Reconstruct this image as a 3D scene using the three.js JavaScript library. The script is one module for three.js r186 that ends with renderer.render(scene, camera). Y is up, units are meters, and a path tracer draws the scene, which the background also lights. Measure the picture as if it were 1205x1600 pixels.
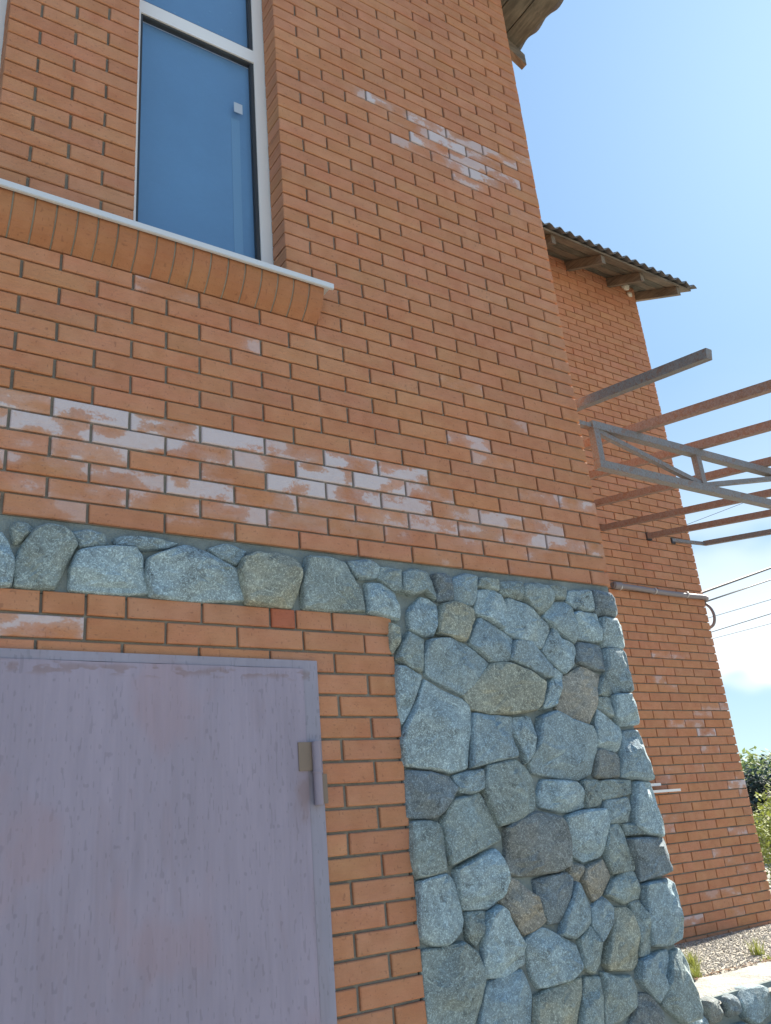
import * as THREE from 'three';
import { mergeGeometries, toCreasedNormals } from 'three/addons/utils/BufferGeometryUtils.js';

// ---------------------------------------------------------------- camera, sky, sun, exposure
// y = 0 is the underside of the lowest brick course above the stone plinth, x = 0 the house corner, z = 0 the brick face
const scene = new THREE.Scene();
const camera = new THREE.PerspectiveCamera(62.42, 771 / 1024, 0.05, 900);
camera.rotation.order = 'YXZ';
camera.rotation.set(0.36651, -0.61145, -0.09119);
camera.position.set(-3.1336, -1.0325, 2.6419);
camera.updateMatrixWorld(true);

const renderer = new THREE.WebGLRenderer({ antialias: true });
renderer.toneMapping = THREE.LinearToneMapping;
renderer.toneMappingExposure = 3.1;
renderer.shadowMap.enabled = true;

const SUN = new THREE.Vector3(0.77, 0.62, -0.11).normalize();
const sun = new THREE.DirectionalLight(new THREE.Color().setRGB(1, 0.93, 0.82), 5.0);
sun.position.copy(SUN).multiplyScalar(40);
sun.castShadow = true;
sun.shadow.mapSize.set(2048, 2048);
Object.assign(sun.shadow.camera, { left: -14, right: 14, top: 14, bottom: -14, near: 1, far: 90 });
scene.add(sun);

// ---------------------------------------------------------------- seeded noise
function rngOf(seed) { let s = seed >>> 0; return () => { s = (s + 0x6D2B79F5) | 0; let t = Math.imul(s ^ (s >>> 15), 1 | s); t = (t + Math.imul(t ^ (t >>> 7), 61 | t)) ^ t; return ((t ^ (t >>> 14)) >>> 0) / 4294967296; }; }
const HT = new Float32Array(65536); { const r = rngOf(77); for (let i = 0; i < 65536; i++) HT[i] = r(); }
function h2(x, y) { return HT[((x * 127 + y * 8311) ^ (y << 5)) & 65535]; }
function vn(x, y) {
  const xi = Math.floor(x), yi = Math.floor(y); let fx = x - xi, fy = y - yi; fx = fx * fx * (3 - 2 * fx); fy = fy * fy * (3 - 2 * fy);
  const a = h2(xi, yi), b = h2(xi + 1, yi), c = h2(xi, yi + 1), d = h2(xi + 1, yi + 1);
  return a + (b - a) * fx + (c - a) * fy + (a - b - c + d) * fx * fy;
}
function fbm(x, y, o = 3) { let s = 0, a = 0.5, t = 0; for (let i = 0; i < o; i++) { s += a * vn(x, y); t += a; x = x * 2.03 + 17.3; y = y * 2.03 + 9.1; a *= 0.5; } return s / t; }
const sstep = (a, b, x) => { const t = Math.min(1, Math.max(0, (x - a) / (b - a))); return t * t * (3 - 2 * t); };
const mix = (a, b, t) => a + (b - a) * t;
const toS = (v) => { v = Math.min(1, Math.max(0, v)); return 255 * (v <= 0.0031308 ? 12.92 * v : 1.055 * Math.pow(v, 1 / 2.4) - 0.055); };

{ // the sky: clear air, brighter toward the sun and the horizon, broken low cloud all round
  const W = 1024, H = 512, d = new Float32Array(W * H * 4);
  for (let j = 0; j < H; j++) for (let i = 0; i < W; i++) {
    const el = ((j + 0.5) / H - 0.5) * Math.PI, az = ((i + 0.5) / W - 0.5) * 2 * Math.PI;
    const y = Math.sin(el), x = Math.cos(el) * Math.cos(az), z = Math.cos(el) * Math.sin(az);
    const m = Math.max(0, x * SUN.x + y * SUN.y + z * SUN.z), up = Math.max(0, y), low = Math.exp(-up * 4.2);
    const g = 0.40 * Math.pow(m, 3) + 0.55 * Math.pow(m, 18);
    let r = 0.058 + 0.105 * low + 0.15 * g, gg = 0.122 + 0.165 * low + 0.175 * g, b = 0.255 + 0.085 * low + 0.15 * g;
    const hz = Math.exp(-up * 9); r += 0.12 * hz; gg += 0.075 * hz; b += 0.02 * hz;
    const q = 1.6 / (0.22 + up), c0 = fbm(x * q * 1.4 + 31, z * q * 1.4 + 12, 5);
    const cl = sstep(0.46, 0.62, c0) * Math.exp(-Math.pow(Math.max(0, up - 0.06) / 0.20, 2)) * 0.92 * sstep(-0.02, 0.05, y);
    r = mix(r, 0.40 + 0.22 * g, cl); gg = mix(gg, 0.415 + 0.22 * g, cl); b = mix(b, 0.42 + 0.21 * g, cl);
    if (y < 0) { const t = sstep(0, -0.15, y); r = mix(r, 0.13, t); gg = mix(gg, 0.13, t); b = mix(b, 0.11, t); }
    const k = (j * W + i) * 4; d[k] = r; d[k + 1] = gg; d[k + 2] = b; d[k + 3] = 1;
  }
  const t = new THREE.DataTexture(d, W, H, THREE.RGBAFormat, THREE.FloatType);
  t.mapping = THREE.EquirectangularReflectionMapping; t.magFilter = THREE.LinearFilter; t.minFilter = THREE.LinearFilter; t.wrapS = THREE.RepeatWrapping; t.needsUpdate = true;
  scene.background = t; scene.environment = t;
}

// ---------------------------------------------------------------- helpers
const taken = new Map();
function numbered(n) { const k = taken.get(n) ?? 0; taken.set(n, k + 1); return k ? `${n}_${String(k).padStart(3, '0')}` : n; }
function tag(o, label, category, group, kind) { if (label) o.userData.label = label; if (category) o.userData.category = category; if (group) o.userData.group = group; if (kind) o.userData.kind = kind; return o; }
function mesh(name, geo, mat, parent) {
  const g = Array.isArray(geo) ? (geo.length > 1 ? mergeGeometries(geo.map((q) => (q.index ? q.toNonIndexed() : q)), false) : geo[0]) : geo;
  const m = new THREE.Mesh(g, mat); m.name = parent === scene ? numbered(name) : name; m.castShadow = m.receiveShadow = true; parent.add(m); return m;
}
function thing(name, label, category, pos = [0, 0, 0], group) { const o = new THREE.Group(); o.name = numbered(name); o.position.set(...pos); scene.add(o); return tag(o, label, category, group); }
const V = (x, y, z) => new THREE.Vector3(x, y, z);
// a quad soup -> geometry; quads: [[p0,p1,p2,p3] ...] counter-clockwise from outside, uv per vertex by fn
function quads(list, uvf) {
  const P = [], U = [];
  for (const q of list) for (const i of q.length === 3 ? [0, 1, 2] : [0, 1, 2, 0, 2, 3]) { P.push(...q[i]); U.push(...uvf(q[i])); }
  const g = new THREE.BufferGeometry(); g.setAttribute('position', new THREE.Float32BufferAttribute(P, 3)); g.setAttribute('uv', new THREE.Float32BufferAttribute(U, 2)); g.computeVertexNormals(); return g;
}
// box x0..x1 y0..y1 z0..z1 with chamfered front (+z) edges; frame maps (u,v,w) to the world
const ID = (u, v, w) => [u, v, w];
function slab(x0, x1, y0, y1, zb, zf, bev, uvf, F = ID, jit = null) {
  const b = bev, j = jit ? () => (jit() - 0.5) * 0.0016 : () => 0, tilt = jit ? (jit() - 0.5) * 0.0022 : 0, tx = jit ? (jit() - 0.5) * 0.0016 : 0;
  const zz = (u, v) => zf + tilt * (v - y0) / (y1 - y0) + tx * (u - x0) / (x1 - x0);
  const c = [[x0 + j(), y0 + j()], [x1 + j(), y0 + j()], [x1 + j(), y1 + j()], [x0 + j(), y1 + j()]];
  const s = [[1, 1], [-1, 1], [-1, -1], [1, -1]];
  const back = c.map(([x, y]) => [x, y, zb]), rim = c.map(([x, y]) => [x, y, zz(x, y) - b]), fr = c.map(([x, y], i) => { const u = x + s[i][0] * b, v = y + s[i][1] * b; return [u, v, zz(u, v)]; });
  const L = [fr];
  for (let i = 0; i < 4; i++) { const k = (i + 1) % 4; L.push([rim[i], rim[k], fr[k], fr[i]], [back[i], back[k], rim[k], rim[i]]); }
  const g = quads(L, uvf);
  if (F !== ID) { const p = g.attributes.position; for (let i = 0; i < p.count; i++) p.setXYZ(i, ...F(p.getX(i), p.getY(i), p.getZ(i))); g.computeVertexNormals(); }
  return g;
}
function box(x0, x1, y0, y1, z0, z1, s = 1) { // closed box with uv in metres
  const g = new THREE.BoxGeometry(x1 - x0, y1 - y0, z1 - z0).toNonIndexed(); g.translate((x0 + x1) / 2, (y0 + y1) / 2, (z0 + z1) / 2);
  const p = g.attributes.position, n = g.attributes.normal, u = g.attributes.uv;
  for (let i = 0; i < p.count; i++) { const ax = Math.abs(n.getX(i)) > 0.5, ay = Math.abs(n.getY(i)) > 0.5; u.setXY(i, (ax ? p.getZ(i) : p.getX(i)) * s, (ay ? p.getZ(i) : p.getY(i)) * s); }
  return g;
}
function beam(a, b, w, h, up = V(0, 1, 0)) { // square tube from a to b
  const d = b.clone().sub(a), L = d.length(); d.normalize(); if (Math.abs(d.dot(up)) > 0.99) up = V(0, 0, 1); const sd = d.clone().cross(up).normalize(), u2 = sd.clone().cross(d);
  const g = new THREE.BoxGeometry(w, h, L).toNonIndexed(), p = g.attributes.position, uv = g.attributes.uv;
  for (let i = 0; i < p.count; i++) uv.setXY(i, p.getZ(i) * 2 + p.getX(i), p.getY(i) * 2 + p.getX(i) * 3);
  g.applyMatrix4(new THREE.Matrix4().makeBasis(sd, u2, d.clone().negate()).setPosition(a.clone().add(b).multiplyScalar(0.5))); return g;
}
function tube(pts, r, seg = 24, rad = 8) { return new THREE.TubeGeometry(new THREE.CatmullRomCurve3(pts.map((p) => V(...p))), seg, r, rad, false); }
function tex8(W, H, f, srgb = true, wrap = true) {
  const d = new Uint8Array(W * H * 4); const o = [0, 0, 0];
  for (let j = 0; j < H; j++) for (let i = 0; i < W; i++) { f(o, (i + 0.5) / W, (j + 0.5) / H, i, j); const k = (j * W + i) * 4; d[k] = srgb ? toS(o[0]) : o[0] * 255; d[k + 1] = srgb ? toS(o[1]) : o[1] * 255; d[k + 2] = srgb ? toS(o[2]) : o[2] * 255; d[k + 3] = 255; }
  return tex8done(d, W, H, srgb, wrap);
}
function tex8done(d, W, H, srgb, wrap) {
  const t = new THREE.DataTexture(d, W, H); if (srgb) t.colorSpace = THREE.SRGBColorSpace; t.magFilter = THREE.LinearFilter; t.minFilter = THREE.LinearMipmapLinearFilter; t.generateMipmaps = true;
  if (wrap) t.wrapS = t.wrapT = THREE.RepeatWrapping; t.needsUpdate = true; return t;
}
const grey = (f) => (o, u, v, i, j) => { o[0] = o[1] = o[2] = f(u, v, i, j); };
function std(rgb, rough, extra = {}) { return new THREE.MeshStandardMaterial({ color: new THREE.Color().setRGB(...rgb), roughness: rough, ...extra }); }
// periodic noise on the unit square
function pn(u, v, n) { const x = u * n, y = v * n, xi = Math.floor(x), yi = Math.floor(y); let fx = x - xi, fy = y - yi; fx = fx * fx * (3 - 2 * fx); fy = fy * fy * (3 - 2 * fy); const m = (k) => ((k % n) + n) % n; const a = h2(m(xi) + n * 3, m(yi)), b = h2(m(xi + 1) + n * 3, m(yi)), c = h2(m(xi) + n * 3, m(yi + 1)), d = h2(m(xi + 1) + n * 3, m(yi + 1)); return a + (b - a) * fx + (c - a) * fy + (a - b - c + d) * fx * fy; }
const roughBump = tex8(512, 512, grey((u, v) => 0.4 * pn(u, v, 24) + 0.3 * pn(u, v, 71) + 0.3 * pn(u, v, 190)), false);
// ---------------------------------------------------------------- brick courses: which brick stands where
const CH = 0.07342, GROUND = -2.6, TERRACE = -1.95;
const R = rngOf(20240511);
const BR = [];            // {u0,u1,v0,v1,depth,wall,row,eff,bias,tone}
function brick(wall, row, u0, u1, v0, v1, depth = 0.115) { if (u1 - u0 > 0.012 && v1 - v0 > 0.012) { const b = { wall, row, u0, u1, v0, v1, depth, eff: 0, bias: '', red: 0 }; BR.push(b); return b; } }
const openings = [[-2.34, -1.678, 1.205, 4.1], [-3.55, -2.845, 1.205, 4.1]];
const ROWS = 58;
for (let r = 0; r < ROWS; r++) {
  const v0 = r * CH + 0.004, v1 = (r + 1) * CH - 0.004, off = r % 2 ? 0.255 : 0.125;
  const sp = [[-off + 0.005, 0]];
  for (let k = 0; k < 16; k++) sp.push([-off - 0.26 * (k + 1) + 0.0055, -off - 0.26 * k - 0.0055]);
  for (const [a0, a1] of sp) {
    let list = [[a0, a1]];
    if (r >= 14 && r <= 16) list = list.map(([a, b]) => [Math.max(a, -1.545), b]);
    if (r >= 17) {
      list = list.map(([a, b]) => [Math.max(a, -1.68), b]).filter(([a, b]) => b > a);
      if (a1 < -3.55) list = [[a0, Math.min(a1, -3.55)]];
    }
    for (const [a, b] of list) if (b > a) brick('front', r, a, b, v0, v1, b > -0.001 ? (r % 2 ? 0.12 : 0.25) : 0.12);
  }
  if (r >= 16) for (const [a, b] of r % 2 ? [[-2.46, -2.34], [-2.722, -2.471], [-2.845, -2.733]] : [[-2.588, -2.34], [-2.845, -2.6]]) brick('front', r, a, b, v0, v1, 0.12);
}
// efflorescence: [row, x, strength, where on the brick]
const near = (row, x) => BR.find((b) => b.wall === 'front' && b.row === row && x > b.u0 && x < b.u1);
for (const [row, x, s, w] of [
  [5, -2.68, 0.8, 'l'], [5, -2.46, 1, ''], [5, -2.2, 0.8, ''], [5, -1.95, 1, ''], [5, -1.69, 0.55, 'l'], [5, -1.42, 1, ''], [5, -1.17, 0.7, ''], [5, -2.85, 0.5, 'r'],
  [4, -2.6, 0.72, ''], [4, -2.33, 0.66, ''], [4, -2.08, 0.72, ''], [4, -1.82, 0.5, 'l'], [4, -1.56, 0.8, 'l'], [4, -1.3, 0.85, 'l'], [4, -1.04, 0.5, ''], [4, -2.8, 0.5, ''],
  [3, -2.72, 0.2, ''], [3, -2.46, 0.62, ''], [3, -2.2, 0.3, 'r'], [3, -1.94, 0.42, 'l'], [3, -1.68, 0.85, ''], [3, -1.42, 0.68, ''], [3, -1.16, 0.6, ''], [3, -0.9, 0.35, 'r'], [3, -0.64, 0.55, ''], [3, -0.38, 0.42, ''],
  [2, -2.6, 0.45, 'r'], [2, -2.33, 0.5, ''], [2, -2.08, 0.68, ''], [2, -1.82, 0.55, 'r'], [2, -1.56, 0.5, ''], [2, -1.3, 0.42, ''], [2, -1.04, 0.5, ''], [2, -0.78, 0.42, ''], [2, -0.52, 0.62, 'r'], [2, -0.26, 0.55, ''], [2, -0.06, 0.5, ''], [2, -2.8, 0.4, ''],
  [1, -2.72, 0.35, ''], [1, -2.46, 0.42, ''], [1, -2.2, 0.42, ''], [1, -1.94, 0.5, 'r'], [1, -1.68, 0.42, ''], [1, -1.42, 0.3, ''], [1, -1.16, 0.2, 'l'], [1, -0.38, 0.3, ''], [1, -0.9, 0.25, ''], [1, -0.64, 0.25, ''],
  [0, -2.6, 0.2, 'r'], [0, -2.08, 0.15, ''], [0, -0.52, 0.2, ''], [0, -1.04, 0.15, ''],
  [34, -1.1, 0.95, 'l'], [34, -0.85, 0.6, ''], [33, -0.92, 0.4, ''], [32, -0.84, 0.9, 'l'], [33, -0.69, 0.85, ''], [34, -0.53, 0.5, ''], [31, -0.62, 0.62, ''], [31, -0.98, 0.4, ''], [31, -0.4, 0.8, 'l'], [34, -0.25, 0.5, ''], [32, -0.23, 0.5, ''], [32, -0.5, 0.5, ''], [33, -0.4, 0.5, ''], [30, -0.5, 0.5, 'l'], [29, -0.2, 0.4, ''], [34, -1.25, 0.4, 'r'], [35, -0.15, 0.3, ''],
  [8, -0.77, 0.5, ''], [7, -0.6, 0.3, 'l'], [5, -0.21, 0.6, 'l'], [5, -0.35, 0.4, 'r'], [11, -1.87, 0.35, 'r'], [13, -2.1, 0.25, ''], [10, -0.5, 0.2, ''], [12, -0.7, 0.2, '']]) { const b = near(row, x); if (b) { b.eff = s; b.bias = w; } }
// brick surround of the garage door
{
  const y0 = -0.236, ph = 0.0772, row = (i) => [y0 - ph * (i + 1) + 0.009, y0 - ph * i];
  const tops = [[-3.6, -3.12, -2.86, -2.591, -2.457, -2.33, -2.073, -1.818, -1.716, -1.565, -1.301], [-3.6, -3.23, -2.97, -2.714, -2.456, -2.198, -1.945, -1.689, -1.43, -1.301], [-3.6, -3.11, -2.855, -2.599, -2.339, -2.084, -1.824, -1.564, -1.301]];
  tops.forEach((xs, i) => { for (let k = 0; k + 1 < xs.length; k++) { const last = k + 2 === xs.length, b = brick('surround', i, xs[k] + 0.005, xs[k + 1] - (last ? 0 : 0.005), ...row(i)); if (b && i === 0 && k === 7) b.red = 1; if (b && i === 1 && k === 3) { b.eff = 0.6; } if (b && i === 1 && k === 2) b.eff = 0.5; } });
  for (let i = 3; i < 30; i++) { const [a, b] = row(i); for (const [u, w] of i % 2 ? [[-1.42, -1.301], [-1.68, -1.43]] : [[-1.55, -1.301], [-1.8, -1.56]]) brick('surround', i, u, w - (w > -1.302 ? 0 : 0.004), a, b); }
}
// the wall of the wing behind, its right end at WX
const WX = 3.71, WZ = -2.068, WY0 = -0.384;
for (let r = -22; r < 66; r++) {
  const v0 = WY0 + r * CH + 0.0045, v1 = WY0 + (r + 1) * CH - 0.0045, off = r % 2 ? 0.255 : 0.125;
  if (v0 < TERRACE - 0.12) continue;
  const sp = [[-off + 0.005, 0]]; for (let k = 0; k < 15; k++) sp.push([-off - 0.26 * (k + 1) + 0.005, -off - 0.26 * k - 0.005]);
  for (const [a, b] of sp) { if (WX + b < 0.03) continue; const q = brick('wing', r, Math.max(0.008, WX + a), WX + b, v0, v1, b > -0.001 ? (r % 2 ? 0.12 : 0.25) : 0.1); if (q) { const t = R(); if (r < 12 && t < 0.16) q.eff = 0.12 + 0.25 * R(); } }
}
for (const [r, x, s] of [[-1, 3.25, 0.7], [-7, 3.6, 0.75], [8, 2.85, 0.45], [8, 3.1, 0.35], [7, 3.2, 0.35], [-20, 2.7, 0.5], [-12, 3.4, 0.4]]) { const b = BR.find((q) => q.wall === 'wing' && q.row === r && x > q.u0 && x < q.u1); if (b) b.eff = s; }
// right-hand flank of the house (x = 0, seen only from further right); u runs along -z
for (let r = 0; r < ROWS; r++) { const v0 = r * CH + 0.004, v1 = (r + 1) * CH - 0.004; let u = r % 2 ? 0.125 : 0.255; while (u < 2.06) { brick('flank', r, u, Math.min(2.062, u + 0.25), v0, v1, 0.1); u += 0.26; } }

for (const b of BR) { const q = R(), s = R(); const v = 0.94 + 0.12 * q; b.tone = [v * (1 + 0.03 * (s - 0.5)), v * (0.95 + 0.10 * s), v * (0.90 + 0.14 * s + 0.14 * R())]; if (b.red) b.tone = [0.85, 0.6, 0.62]; }

// one painted sheet per stretch of wall, in wall metres: fired clay, scuffs and white salt bloom
const CLAY = [0.445, 0.211, 0.106];
function claySheet(wall, x0, y0, w, h, W, H, pick) {
  const d = new Uint8Array(W * H * 4), put = (i, j, r, g, b) => { const k = (j * W + i) * 4; d[k] = toS(r); d[k + 1] = toS(g); d[k + 2] = toS(b); d[k + 3] = 255; };
  const paint = (i0, i1, j0, j1, tone, b) => {
    for (let j = Math.max(0, j0); j < Math.min(H, j1); j++) for (let i = Math.max(0, i0); i < Math.min(W, i1); i++) {
      const x = x0 + (i + 0.5) / W * w, y = y0 + (j + 0.5) / H * h;
      const n1 = fbm(x * 21 + 3, y * 21, 3), n2 = vn(x * 34, y * 260), n3 = vn(x * 330 + 7, y * 330);
      let m = 0.90 + 0.18 * n1 + 0.055 * (n2 - 0.5) + 0.07 * (n3 - 0.5);
      const hue = fbm(x * 7 + 50, y * 16 + 9, 3) - 0.5;
      let r = CLAY[0] * tone[0] * m, g = CLAY[1] * tone[1] * (m * 0.9 + 0.1 * n1 + 0.02 + 0.16 * hue), bl = CLAY[2] * tone[2] * (m * 0.85 + 0.22 * n1 + 0.10 * hue);
      const pit = sstep(0.86, 0.93, vn(x * 150 + 40, y * 150)); r *= 1 - 0.25 * pit; g *= 1 - 0.25 * pit; bl *= 1 - 0.22 * pit;
      if (b) {
        const f = (x - b.u0) / (b.u1 - b.u0), e = Math.min(f, 1 - f) * (b.u1 - b.u0);
        let bias = b.bias === 'l' ? 0.20 - 0.5 * f : b.bias === 'r' ? -0.28 + 0.5 * f : 0; bias += 0.16 * Math.exp(-e / 0.02);
        const c = fbm(x * 9 + b.row * 3.7, y * 19 + b.row * 5.1, 2) + 0.13 * (vn(x * 70, y * 120) - 0.5) + 0.10 * (vn(x * 210, y * 210) - 0.5) + bias + (Math.min(b.eff, 0.9) - 0.68) * 0.48;
        const thick = sstep(0.50, 0.63, c) * Math.min(1, 0.15 + b.eff * 1.0), haze = sstep(0.22, 0.62, c + 0.08) * 0.40 * Math.min(1, b.eff * 1.6) * (0.45 + 0.55 * fbm(x * 46, y * 60, 2));
        const t = Math.min(0.86, thick * 0.66 + haze * 0.8) * (0.88 + 0.12 * n3); r = mix(r, 0.55, t); g = mix(g, 0.54, t); bl = mix(bl, 0.575, t);
      }
      put(i, j, r, g, bl);
    }
  };
  paint(0, W, 0, H, [1, 1, 1], null);
  for (const b of BR) if (b.wall === wall && pick(b)) { const i0 = Math.floor((b.u0 - 0.004 - x0) / w * W), i1 = Math.ceil((b.u1 + 0.004 - x0) / w * W), j0 = Math.floor((b.v0 - 0.004 - y0) / h * H), j1 = Math.ceil((b.v1 + 0.004 - y0) / h * H); paint(i0, i1, j0, j1, b.tone, b.eff ? b : null); }
  const bump = roughBump.clone(); bump.repeat.set(w * 2.2, h * 7); bump.needsUpdate = true;
  const m = new THREE.MeshStandardMaterial({ map: tex8done(d, W, H, true, true), roughness: 0.88, bumpMap: bump, bumpScale: 0.0016 });
  return { mat: m, uv: (p) => [(p[0] - x0) / w, (p[1] - y0) / h] };
}
const SH = {
  low: claySheet('front', -3.32, -0.02, 3.36, 1.22, 2048, 768, (b) => b.row < 16),
  high: claySheet('front', -3.32, 1.15, 3.36, 3.2, 2048, 2048, (b) => b.row >= 16),
  surround: claySheet('surround', -2.95, -1.8, 1.68, 1.6, 1024, 1024, () => true),
  wing: claySheet('wing', 0.0, -2.1, 3.76, 6.6, 1024, 2048, () => true),
};
SH.ledge = { mat: SH.low.mat.clone() }; SH.ledge.mat.color.setRGB(0.78, 0.76, 0.72); // darker, browner: grime stains plus the ledge's downward-facing shade put into the colour
SH.flank = { mat: SH.wing.mat, uv: (p) => [(p[0] * 1.3) / 3.76, (p[1] + 2.1) / 6.6] };
const sheetOf = (b) => b.wall === 'front' ? (b.row < 16 ? SH.low : SH.high) : SH[b.wall];
const FLANK = (u, v, w) => [w, v, -u], WING = (u, v, w) => [u, v, w + WZ];
function brickGeo(b) { const s = sheetOf(b), F = b.wall === 'flank' ? FLANK : b.wall === 'wing' ? WING : ID; return slab(b.u0, b.u1, b.v0, b.v1, -b.depth, (R() - 0.5) * 0.0024, b.u1 > -0.001 && b.wall === 'front' ? 0.005 : 0.0032, s.uv, F, R); }
// ---------------------------------------------------------------- materials
const mortarMap = tex8(512, 512, (o, u, v) => { const n = 0.5 * pn(u, v, 6) + 0.3 * pn(u, v, 33) + 0.2 * pn(u, v, 140); const k = 0.62 + 0.6 * n; o[0] = 0.25 * k; o[1] = 0.24 * k; o[2] = 0.20 * k; });
const mortarBump = roughBump.clone(); mortarBump.repeat.set(2, 2); mortarBump.needsUpdate = true;
const M = {};
M.mortar = new THREE.MeshStandardMaterial({ map: mortarMap, roughness: 0.95, bumpMap: mortarBump, bumpScale: 0.003 });
const cementMap = tex8(512, 512, (o, u, v) => { const n = 0.5 * pn(u, v, 5) + 0.3 * pn(u, v, 27) + 0.2 * pn(u, v, 160); const k = 0.62 + 0.66 * n; o[0] = 0.20 * k; o[1] = 0.24 * k; o[2] = 0.232 * k; });
M.cement = new THREE.MeshStandardMaterial({ map: cementMap, roughness: 0.95, bumpMap: mortarBump, bumpScale: 0.006 });
// granite: feldspar and mica grains, two sizes, with faint banding
const granite = tex8(1024, 1024, (o, u, v) => {
  const vein = 1 - Math.abs(2 * (0.6 * pn(u, v, 7) + 0.4 * pn(u, v, 19)) - 1), dark = sstep(0.62, 0.8, 0.55 * pn(u + 0.37, v + 0.11, 8) + 0.45 * pn(u, v, 23));
  const g1 = pn(u, v, 190), g2 = pn(u, v, 330), g3 = pn(u, v, 90), c = 0.6 * pn(u, v, 5) + 0.4 * pn(u, v, 13), st = pn(u * 0.5 + v * 0.5 + 10, (v - u) * 0.5 + 10, 48);
  let k = 0.74 + 0.34 * (c - 0.5) + 0.16 * (st - 0.5) + 0.30 * (g3 - 0.5);
  k += 0.52 * sstep(0.60, 0.84, g1) - 0.42 * sstep(0.62, 0.86, g2) + 0.30 * (g2 - 0.5) + 0.20 * sstep(0.93, 1, vein) - 0.22 * dark;
  const w = 0.08 * (pn(u, v, 9) - 0.5); o[0] = 0.56 * k * (1 + w); o[1] = 0.56 * k; o[2] = 0.56 * k * (1 - w);
});
const graniteBump = tex8(1024, 1024, grey((u, v) => 0.35 * pn(u, v, 14) + 0.28 * pn(u, v, 42) + 0.22 * pn(u, v, 110) + 0.15 * pn(u, v, 260)), false);
const stoneTint = { b: [0.56, 0.75, 0.81], B: [0.45, 0.61, 0.67], g: [0.46, 0.58, 0.57], d: [0.33, 0.42, 0.46], y: [0.57, 0.63, 0.53], t: [0.56, 0.56, 0.48], n: [0.37, 0.42, 0.41] };
M.stone = {}; for (const k in stoneTint) M.stone[k] = new THREE.MeshStandardMaterial({ color: new THREE.Color().setRGB(...stoneTint[k]), map: granite, roughness: 0.86, bumpMap: graniteBump, bumpScale: 0.005 });
M.white = std([0.72, 0.74, 0.74], 0.4);
M.gasket = std([0.03, 0.035, 0.04], 0.6);
M.sill = std([0.62, 0.64, 0.64], 0.42, { metalness: 0.15 });
M.glass = new THREE.MeshPhysicalMaterial({ color: 0xffffff, roughness: 0.02, transmission: 1, thickness: 0, ior: 1.55 });
const filmMap = tex8(256, 512, (o, u, v) => { const n = 0.5 * pn(u, v, 4) + 0.3 * pn(u, v, 17) + 0.2 * pn(u, v, 90); const k = 0.9 + 0.2 * n; o[0] = 0.085 * k; o[1] = 0.205 * k; o[2] = 0.36 * k; });
M.film = new THREE.MeshStandardMaterial({ map: filmMap, roughness: 0.45 });
M.filmEdge = std([0.12, 0.26, 0.41], 0.5);
const woodMap = tex8(512, 256, (o, u, v) => { const g = pn(u * 0.25, v, 64), n = pn(u, v, 7), f = pn(u * 0.5, v, 150); const k = 0.55 + 0.5 * g + 0.3 * (n - 0.5) + 0.2 * (f - 0.5); o[0] = 0.20 * k; o[1] = 0.165 * k; o[2] = 0.12 * k; });
M.wood = new THREE.MeshStandardMaterial({ map: woodMap, roughness: 0.85 });
M.oldWood = new THREE.MeshStandardMaterial({ map: woodMap, color: new THREE.Color().setRGB(0.68, 0.80, 0.84), roughness: 0.9 });
const slateMap = tex8(256, 256, (o, u, v) => { const k = 0.7 + 0.35 * pn(u, v, 9) + 0.25 * pn(u, v, 60); o[0] = 0.15 * k; o[1] = 0.155 * k; o[2] = 0.155 * k; });
M.slate = new THREE.MeshStandardMaterial({ map: slateMap, roughness: 0.9, side: THREE.DoubleSide });
const steelMap = tex8(512, 256, (o, u, v) => { const n = fbm(u * 60, v * 60, 4), f = pn(u, v, 120), rust = 0.75 * sstep(0.50, 0.78, n); const k = 0.8 + 0.35 * f; o[0] = mix(0.205, 0.215, rust) * k; o[1] = mix(0.21, 0.125, rust) * k; o[2] = mix(0.215, 0.08, rust) * k; });
M.steel = new THREE.MeshStandardMaterial({ map: steelMap, roughness: 0.62, metalness: 0.15 });
const primerMap = tex8(512, 256, (o, u, v) => { const n = fbm(u * 50 + 9, v * 50, 4), f = pn(u, v, 130), rust = sstep(0.42, 0.75, n); const k = 0.8 + 0.4 * f; o[0] = mix(0.245, 0.235, rust) * k; o[1] = mix(0.18, 0.135, rust) * k; o[2] = mix(0.155, 0.09, rust) * k; });
M.primer = new THREE.MeshStandardMaterial({ map: primerMap, roughness: 0.7 });
M.conduit = std([0.20, 0.18, 0.19], 0.6);
M.clamp = std([0.55, 0.56, 0.56], 0.4, { metalness: 0.5 });
M.cable = std([0.03, 0.03, 0.035], 0.7);
M.foam = std([0.62, 0.58, 0.48], 0.95);

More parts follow.
